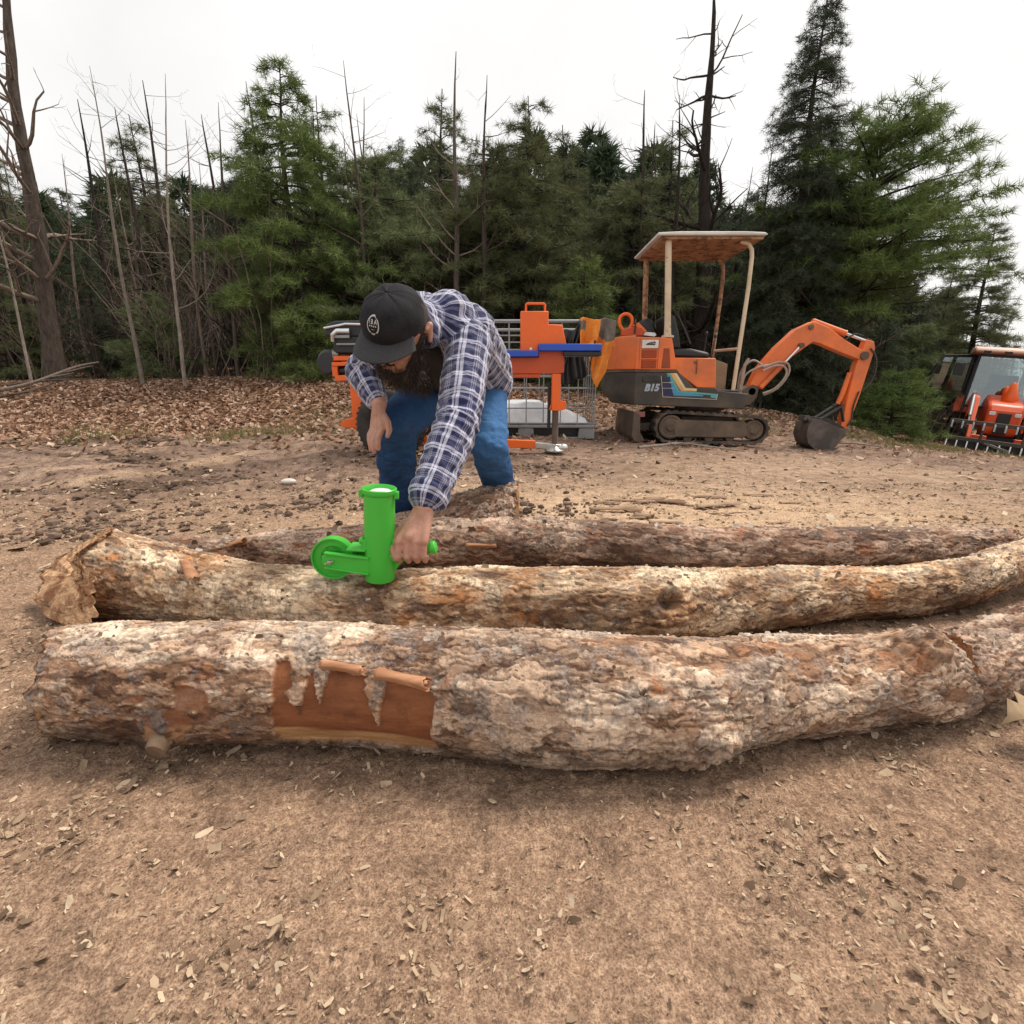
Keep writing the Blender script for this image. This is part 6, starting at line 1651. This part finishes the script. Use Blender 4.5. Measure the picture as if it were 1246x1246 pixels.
def bare_tree(name, label, H, r0, seed, bark, lean=(0, 0), first=.3, nbr=10, depth=3, blen=.35, cat='tree', group=None, wob=.16, flare=.5, rise=.5):
    rg = np.random.default_rng(seed); root = thing(name, label, cat, group=group)
    segs = []; n = 22; P = []
    ph = rg.uniform(0, 6, 2)
    for i in range(n + 1):
        z = H * i / n; P.append(np.array([lean[0] * (z / H) ** 1.4 + wob * .25 * H * .1 * math.sin(z * 1.6 + ph[0]), lean[1] * (z / H) ** 1.4 + wob * .25 * H * .1 * math.sin(z * 1.3 + ph[1]), z]))
    rad = lambda z: r0 * ((1 - z / H) ** .8 * .9 + .08) * (1 + flare * math.exp(-z / (r0 * 1.6)))
    P[0] = P[0] - np.array([0, 0, .3])
    for i in range(n): segs.append((*P[i], rad(H * i / n), *P[i + 1], rad(H * (i + 1) / n)))
    V, F = cones(segs, 10); V = V + fbm(V * np.array([9, 9, 3]), 3, seed)[:, None] * r0 * .25
    mesh_np('trunk', V, F, M[bark], root)
    br = []
    for k in range(nbr):
        z = H * rg.uniform(first, .97); i = min(int(z / H * n), n - 1); az = rg.uniform(0, 2 * np.pi)
        grow_branch(br, P[i], (math.cos(az), math.sin(az), rise + rg.normal(0, .25)), H * blen * rg.uniform(.5, 1.1) * (1.1 - .6 * z / H), max(rad(z) * .42, .004), depth, rg)
    V, F = cones(br, 4); mesh_np('crown', V, F, M[bark] if bark != 'trunk_brown' else M['twig'], root)
    return root

def bare_shrub(label, H, seed, bark='twig', stems=7, group=None, name='bare_shrub'):
    rg = np.random.default_rng(seed); segs = []
    for k in range(stems):
        az = rg.uniform(0, 6.28); grow_branch(segs, (rg.normal(0, .12), rg.normal(0, .12), -.05), (math.cos(az) * .45, math.sin(az) * .45, 1.0), H * rg.uniform(.6, 1.1), .010, 3, rg, .22)
    V, F = cones(segs, 4)
    o = mesh_np(name, V, F, M[bark]); tag(o, label, 'shrub', group); return o

def spot(px, Y, dz=0.0):
    """a point of the woodland floor seen in column px of the photograph at depth Y"""
    x = (px - 623) / 640 * (Y * .9712)
    z = gz(x, Y)
    x = (px - 623) / 640 * (Y * .9712 - (z - .72) * .2382)
    return Vector((x, Y, gz(x, Y) + dz))
def put(o, px, Y, rz=0.0, s=1.0):
    o.location = spot(px, Y); o.rotation_euler = (0, 0, rz); o.scale = (s, s, s); return o

# --- the trees that stand out
put(bare_tree('old_tree', 'thick rough barked tree at the far left edge of the woods', 7.6, .155, 1, 'trunk_brown', (.25, .3), .12, 26, 3, .24, rise=.25), 72, 10.0)
put(bare_tree('sapling', 'pale upright sapling rising from the leaf bank beside the thick tree', 4.8, .036, 2, 'trunk_pale', (-.15, .2), .28, 10, 2, .22, flare=.2), 172, 9.3)
put(bare_tree('sapling', 'pale leaning sapling with long forked limbs on the leaf bank', 4.6, .034, 3, 'trunk_pale', (.25, .2), .22, 13, 3, .36, flare=.2), 224, 9.0)
put(bare_tree('sapling', 'slim dark sapling at the leaf bank left of the bright pine', 4.6, .045, 4, 'trunk_brown', (.1, .2), .3, 10, 2, .2, flare=.2), 291, 10.2)
put(bare_tree('sapling', 'thin curved sapling nearest the left edge of the photo', 3.6, .025, 5, 'trunk_pale', (-.3, .2), .35, 9, 2, .25, flare=.2), 42, 9.2)
put(bare_tree('old_tree', 'stout dark trunk with dead limbs behind the excavator canopy', 7.4, .20, 6, 'trunk_dark', (-.2, .3), .12, 30, 3, .24, rise=.3), 846, 11.5)
put(bare_tree('tree', 'slim grey brown tree rising behind the man back', 5.6, .075, 7, 'trunk_brown', (.1, .2), .25, 14, 3, .22), 556, 10.6)
put(conifer('pine_tree', 'bright green pine with low drooping boughs left of the man', 5.3, .9, 2.0, 11, 'pine_bright', droop=.16, per=8, whorl=.24, dens=1.2, tuft=0.145, profile=.65), 372, 10.6)
put(conifer('pine_tree', 'bright green young pine behind the wire cage', 2.3, .25, 1.1, 12, 'pine_bright', droop=.10, per=7, whorl=.17, dens=1.3, tuft=0.128), 706, 9.9)
put(conifer('pine_tree', 'olive pine rising behind the orange splitter wedge', 5.2, 1.2, 1.9, 13, 'pine_olive', droop=.16, per=7, whorl=.26, tuft=0.145, dead=8), 640, 11.3)
put(conifer('spruce_tree', 'dense dark spruce clothed to the ground behind the excavator boom', 7.2, .15, 1.55, 14, 'spruce_dark', droop=.20, per=11, whorl=.17, tuft=0.111, dens=1.5), 945, 11.0)
put(conifer('pine_tree', 'spreading pine with long dark bare lower limbs above the excavator arm', 5.6, 2.3, 2.6, 15, 'pine_bright', droop=.05, per=9, whorl=.22, tuft=0.162, dens=1.1, dead=26, lean=(.5, 0), r0=.13, profile=.45), 1000, 11.4)
put(conifer('pine_tree', 'low bushy green pine on the bank below the excavator arm', 1.15, .05, .95, 16, 'pine_bright', droop=.05, per=9, whorl=.12, tuft=0.119, dens=1.5, profile=.5), 1082, 10.2)
put(conifer('pine_tree', 'rounded olive pine left of the tractor door', 2.5, .1, 1.3, 17, 'pine_olive', droop=.08, per=9, whorl=.16, tuft=0.136, dens=1.3, profile=.5), 1090, 13.6)
put(conifer('pine_tree', 'tall pointed pine at the right end of the woods, above the tractor', 5.4, .3, 1.35, 18, 'pine_olive', droop=.10, per=9, whorl=.2, tuft=0.136, dens=1.2), 1160, 14.5)
put(conifer('hemlock', 'small feathery hemlock beside the pale saplings', 1.5, .08, .95, 19, 'pine_olive', droop=.12, per=8, whorl=.13, tuft=0.093, dens=1.5), 190, 10.2)
put(conifer('hemlock', 'small green hemlock low at the left edge of the photo', 1.9, .1, 1.0, 20, 'pine_olive', droop=.12, per=8, whorl=.14, tuft=0.102, dens=1.4), 22, 10.6)
put(conifer('hemlock', 'little green hemlock on the bank beside the splitter engine', 1.3, .05, .9, 21, 'pine_bright', droop=.1, per=8, whorl=.12, tuft=0.111, dens=1.4), 388, 9.8)
put(bare_tree('tree', 'tall bare tree against the white sky at the right edge', 6.0, .07, 22, 'twig', (.4, 0), .15, 16, 3, .3), 1226, 19.0)

# --- the repeating mass of the wood, each tree its own object
rgf = random.Random(8)
def run(protos, spots, group, labels):
    for i, (px, Y, s) in enumerate(spots):
        k = i % len(protos)
        o = protos[k] if i < len(protos) else copy_tree(protos[k])
        o['label'] = labels(px, Y); o['group'] = group
        put(o, px, Y, rgf.uniform(0, 6.28), s)
G1 = 'dark conifers inside the wood'
side_of = lambda px: 'left of the man' if px < 440 else 'behind the man and the cage' if px < 740 else 'behind the excavator'
protos = [conifer('hemlock', 'x', 5.0, .4, 1.7, 31, 'spruce_dark', droop=.16, per=8, whorl=.24, tuft=0.136, dens=1.1), conifer('hemlock', 'x', 6.0, 1.4, 1.8, 32, 'pine_olive', droop=.14, per=7, whorl=.28, tuft=0.145, dead=8), conifer('hemlock', 'x', 4.4, .3, 1.5, 33, 'spruce_dark', droop=.14, per=8, whorl=.22, tuft=0.128, dens=1.1)]
run(protos, [(-30, 12, 1), (25, 14.5, 1), (110, 15, 1), (150, 13.6, .6), (205, 15, 1.0), (285, 15, 1), (330, 13, 1), (410, 14, 1), (455, 12.4, .85), (500, 13.6, 1), (545, 15, 1.1), (585, 13, .9),
             (625, 14.4, 1), (680, 13.2, .9), (725, 14.6, 1), (765, 12.8, .85), (800, 15, 1.05), (860, 14, .95), (900, 12.8, .9), (990, 14.2, .95), (1040, 14.8, .9), (1085, 14.6, .8), (1125, 16, .8), (1062, 13, .6), (130, 11.4, .5), (480, 11.4, .55), (770, 11.2, .45)],
    G1, lambda px, Y: 'dark hemlock standing inside the wood ' + side_of(px))
protos = [conifer('pine_tree', 'x', 4.4, .7, 2.5, 35, 'pine_olive', droop=.12, per=9, whorl=.24, tuft=.14, dens=1.1, profile=.45, dead=10)]
run(protos, [(470, 11.6, .95), (600, 11.9, 1), (762, 12.0, .95)], 'broad olive pines at the front of the wood', lambda px, Y: 'broad soft olive pine at the front of the wood ' + ('by the man back' if px < 500 else 'above the wire cage' if px < 700 else 'at the rear of the excavator'))
G2 = 'bare grey stems in the wood'
protos = [bare_tree('bare_tree', 'x', 5.2, .050, 41, 'trunk_brown', (.2, .1), .2, 16, 3, .22), bare_tree('bare_tree', 'x', 4.6, .04, 42, 'twig', (-.2, .1), .2, 15, 3, .25), bare_tree('bare_tree', 'x', 5.6, .075, 43, 'trunk_dark', (.1, .1), .18, 18, 3, .2, rise=.3)]
sp = [(rgf.uniform(-40, 930), rgf.uniform(10.4, 15.5), rgf.uniform(.7, 1.05)) for k in range(58)] + [(rgf.uniform(1000, 1120), rgf.uniform(12.4, 15.5), rgf.uniform(.5, .7)) for k in range(10)] + [(1200, 21, .75), (1216, 24, .8), (1243, 22, .8), (1250, 18, .7), (1236, 26, .9)]
run(protos, sp, G2, lambda px, Y: 'bare grey brown tree in the wood ' + side_of(px) if px < 1130 else 'bare tree far behind the tractor, against the sky')
G3 = 'leafless brush at the edge of the wood'
protos = [bare_shrub('x', 1.5, 51), bare_shrub('x', 2.1, 52, stems=6), bare_shrub('x', 1.2, 53, 'trunk_brown', 9)]
sp = [(rgf.uniform(-20, 340), rgf.uniform(9.9, 13.5), rgf.uniform(.9, 1.7)) for k in range(60)] + [(rgf.uniform(430, 930), rgf.uniform(9.8, 13), rgf.uniform(.7, 1.2)) for k in range(36)] + [(rgf.uniform(990, 1150), rgf.uniform(11, 14), rgf.uniform(.6, 1.1)) for k in range(16)]
run(protos, sp, G3, lambda px, Y: 'leafless grey brush at the edge of the wood ' + (side_of(px) if px < 960 else 'below the excavator arm'))

# --- far woods that read as one mass
rg = np.random.default_rng(77)
segs = []; C = []; D = []; S_ = []
for k in range(230):
    Y = rg.uniform(16, 34); q = rg.uniform(-1.15, .80); x = q * Y
    top = (4.2 + .16 * (Y - 10)) * rg.uniform(.8, 1.25) * (1 if q < .6 else .72)
    z0 = gz(x, Y); ln = rg.normal(0, .25, 2)
    if q < -.35: top *= .82
    segs.append((x, Y, z0 - .2, .05 + .05 * rg.uniform(), x + ln[0], Y + ln[1], z0 + top, .015))
    if rg.uniform() < .72:
        n = 520; u = rg.uniform(0.02, 1, n) ** .8; rr = 1.9 * (1 - u) ** .7 * rg.uniform(.1, 1, n) ** .5 + .1; a = rg.uniform(0, 6.28, n)
        C.append(np.stack([x + rr * np.cos(a), Y + rr * np.sin(a), z0 + .2 + u * (top - .2)], -1)); D.append(np.stack([np.cos(a), np.sin(a), 0 * a - .2], -1)); S_.append(np.full(n, .34))
    else:
        for j in range(10):
            zz = z0 + top * rg.uniform(.15, .95); a = rg.uniform(0, 6.28)
            grow_branch(segs, (x, Y, zz), (math.cos(a), math.sin(a), .6), top * .25, .014, 2, rg)
V1, F1 = cones(segs, 4)
V2, F2 = tufts(np.concatenate(C), np.concatenate(D), np.concatenate(S_), 7, rg, .10)
fw = mesh_np('far_woods', V2, F2, M['spruce_dark'], smooth=False); tag(fw, 'dark evergreen mass of the far woods', 'woods', kind='stuff')
fb = mesh_np('far_stems', V1, F1, M['trunk_dark']); tag(fb, 'grey stems of the far woods', 'woods', kind='stuff')

# --- fallen branches at the foot of the bank, and sticks on the yard
def stick(label, pts, r, mat, seed, cat='branch', name='fallen_branch', depth=1):
    rg = np.random.default_rng(seed); P = catmull(np.array(pts, float), np.linspace(0, 1, 14)); segs = []
    for i in range(13): segs.append((*P[i], r * (1 - .6 * i / 13), *P[i + 1], r * (1 - .6 * (i + 1) / 13)))
    if depth:
        for k in range(3):
            i = rg.integers(3, 11); d = P[i + 1] - P[i]; d = d / np.linalg.norm(d) + rg.normal(0, .5, 3) * np.array([1, 1, .5]); grow_branch(segs, P[i], d, .35 * np.linalg.norm(P[-1] - P[0]) * rg.uniform(.5, 1), r * .45, 1, rg)
    V, F = cones(segs, 7); o = mesh_np(name, V, F, mat); return tag(o, label, cat)
def gp3(px, Y, dz): s = spot(px, Y); return (s.x, s.y, gsurf(s.x, s.y) + dz)
stick('long grey fallen branch lying at the foot of the thick tree', [gp3(-10, 8.6, .08), gp3(40, 8.9, .12), gp3(95, 9.4, .30), gp3(125, 9.7, .35)], .035, M['twig'], 1)
stick('dark fallen branch crossing the long grey branch below the thick tree', [gp3(10, 9.0, .10), gp3(60, 9.0, .16), gp3(110, 9.1, .14)], .025, M['trunk_brown'], 2)
stick('short broken branch lying at the lower left edge of the woods', [gp3(-15, 8.4, .05), gp3(30, 8.5, .10), gp3(75, 9.2, .10)], .028, M['twig'], 3)
stick('pale bent stick on the ground between the man legs and the rear log', [(-.225, 2.55, .03), (-.16, 2.80, .035), (-.06, 3.0, .03), (.02, 3.1, .03)], .012, M['trunk_pale'], 4, 'stick', 'stick', 0)
stick('pale thin stick lying in front of the excavator track', [(1.25, 5.2, .10), (1.55, 5.35, .11), (1.75, 5.4, .12), (2.35, 5.3, .05)], .016, M['trunk_pale'], 5, 'stick', 'stick', 1)
stick('thin dark twig on the yard near the excavator bucket', [(4.25, 7.0, -.05), (4.55, 6.95, -.06), (4.9, 6.9, -.1)], .012, M['twig'], 6, 'stick', 'stick', 0)
# ------------------------------------------------------------------ small things lying about
def slab_on_ground(label, x, Y, L, r, az, turns, seed, mat, name='bark_strip', group=None):
    d = Vector((math.cos(az), math.sin(az), 0)); c = Vector((x, Y, 0)); z = float(gsurf(x, Y))
    o = curl(name, c - d * L / 2 + Vector((0, 0, z + r * .25)), c + d * L / 2 + Vector((0, 0, z + r * .25)), r, None, turns, mat, seed)
    o.modifiers['s'].thickness = .004
    return tag(o, label, 'bark', group)

tt = NT('loose_bark_slab'); n_ = tt.noise(1.0, 5, .65, tt.mapped((12, 60, 60))); rr_ = tt.new('ShaderNodeObjectInfo').outputs['Random']
cc_ = tt.mix(tt.ramp(rr_, [(0.0, 0.0), (1.0, 1.0)]), tt.ramp(n_, [(0.3, (0.10, 0.055, 0.035)), (0.7, (0.30, 0.17, 0.10))]), tt.ramp(n_, [(0.3, (0.26, 0.165, 0.10)), (0.7, (0.60, 0.43, 0.29))]))
tt.color(cc_); tt.rough(0.85); tt.bump(n_, .5, .004)
rs = random.Random(12)
for k in range(26):
    x = rs.uniform(.55, 1.75); Y = 2.85 + rs.uniform(-.45, .55) + .15 * (x - 1)
    slab_on_ground('loose strip of bark lying in the sawdust behind the rear log', x, Y, rs.uniform(.06, .30), rs.uniform(.008, .03), rs.uniform(-.6, .5), rs.uniform(.3, .6), k, tt.m, group='bark strips scattered in the sawdust')
m = MB(); p_ = Vector((-1.56, 3.62, 0)); p_.z = float(gsurf(p_.x, p_.y)) + .015
m.ball(p_, (.055, .035, .022), 10, 7); st_ = m.build('stone', worn('pale_stone', (0.62, 0.57, 0.53), (0.3, 0.25, 0.2), 0.4, 0.8, 0, 20)); tag(st_, 'small pale stone lying on the dirt left of the green tool', 'stone')
# big curled dry leaf by the right end of the front log
lv = [(0, 0), (.02, .012), (.035, .045), (.05, .03), (.055, .06), (.085, .05), (.08, .02), (.11, .0), (.08, -.02), (.085, -.05), (.055, -.055), (.05, -.03), (.03, -.045), (.02, -.012)]
base_ = Vector((.985, .93, .045)); m = MB()
ctr = base_ + Vector((.045, 0, .02))
vs = [base_ + Vector((a, b * .7, .022 * math.sin(a * 30) + abs(b) * .55)) for a, b in lv] + [ctr]
m.add(vs, [(i, (i + 1) % len(lv), len(lv)) for i in range(len(lv))])
lf_ = m.build('dry_leaf', island_mat('pale_dry_leaf', [(0.0, (0.44, 0.30, 0.18)), (1.0, (0.52, 0.38, 0.24))], .8, .2), None, smooth=True); lf_.modifiers.new('s', 'SOLIDIFY').thickness = .0008
tag(lf_, 'pale curled oak leaf lying against the right end of the front log', 'leaf')
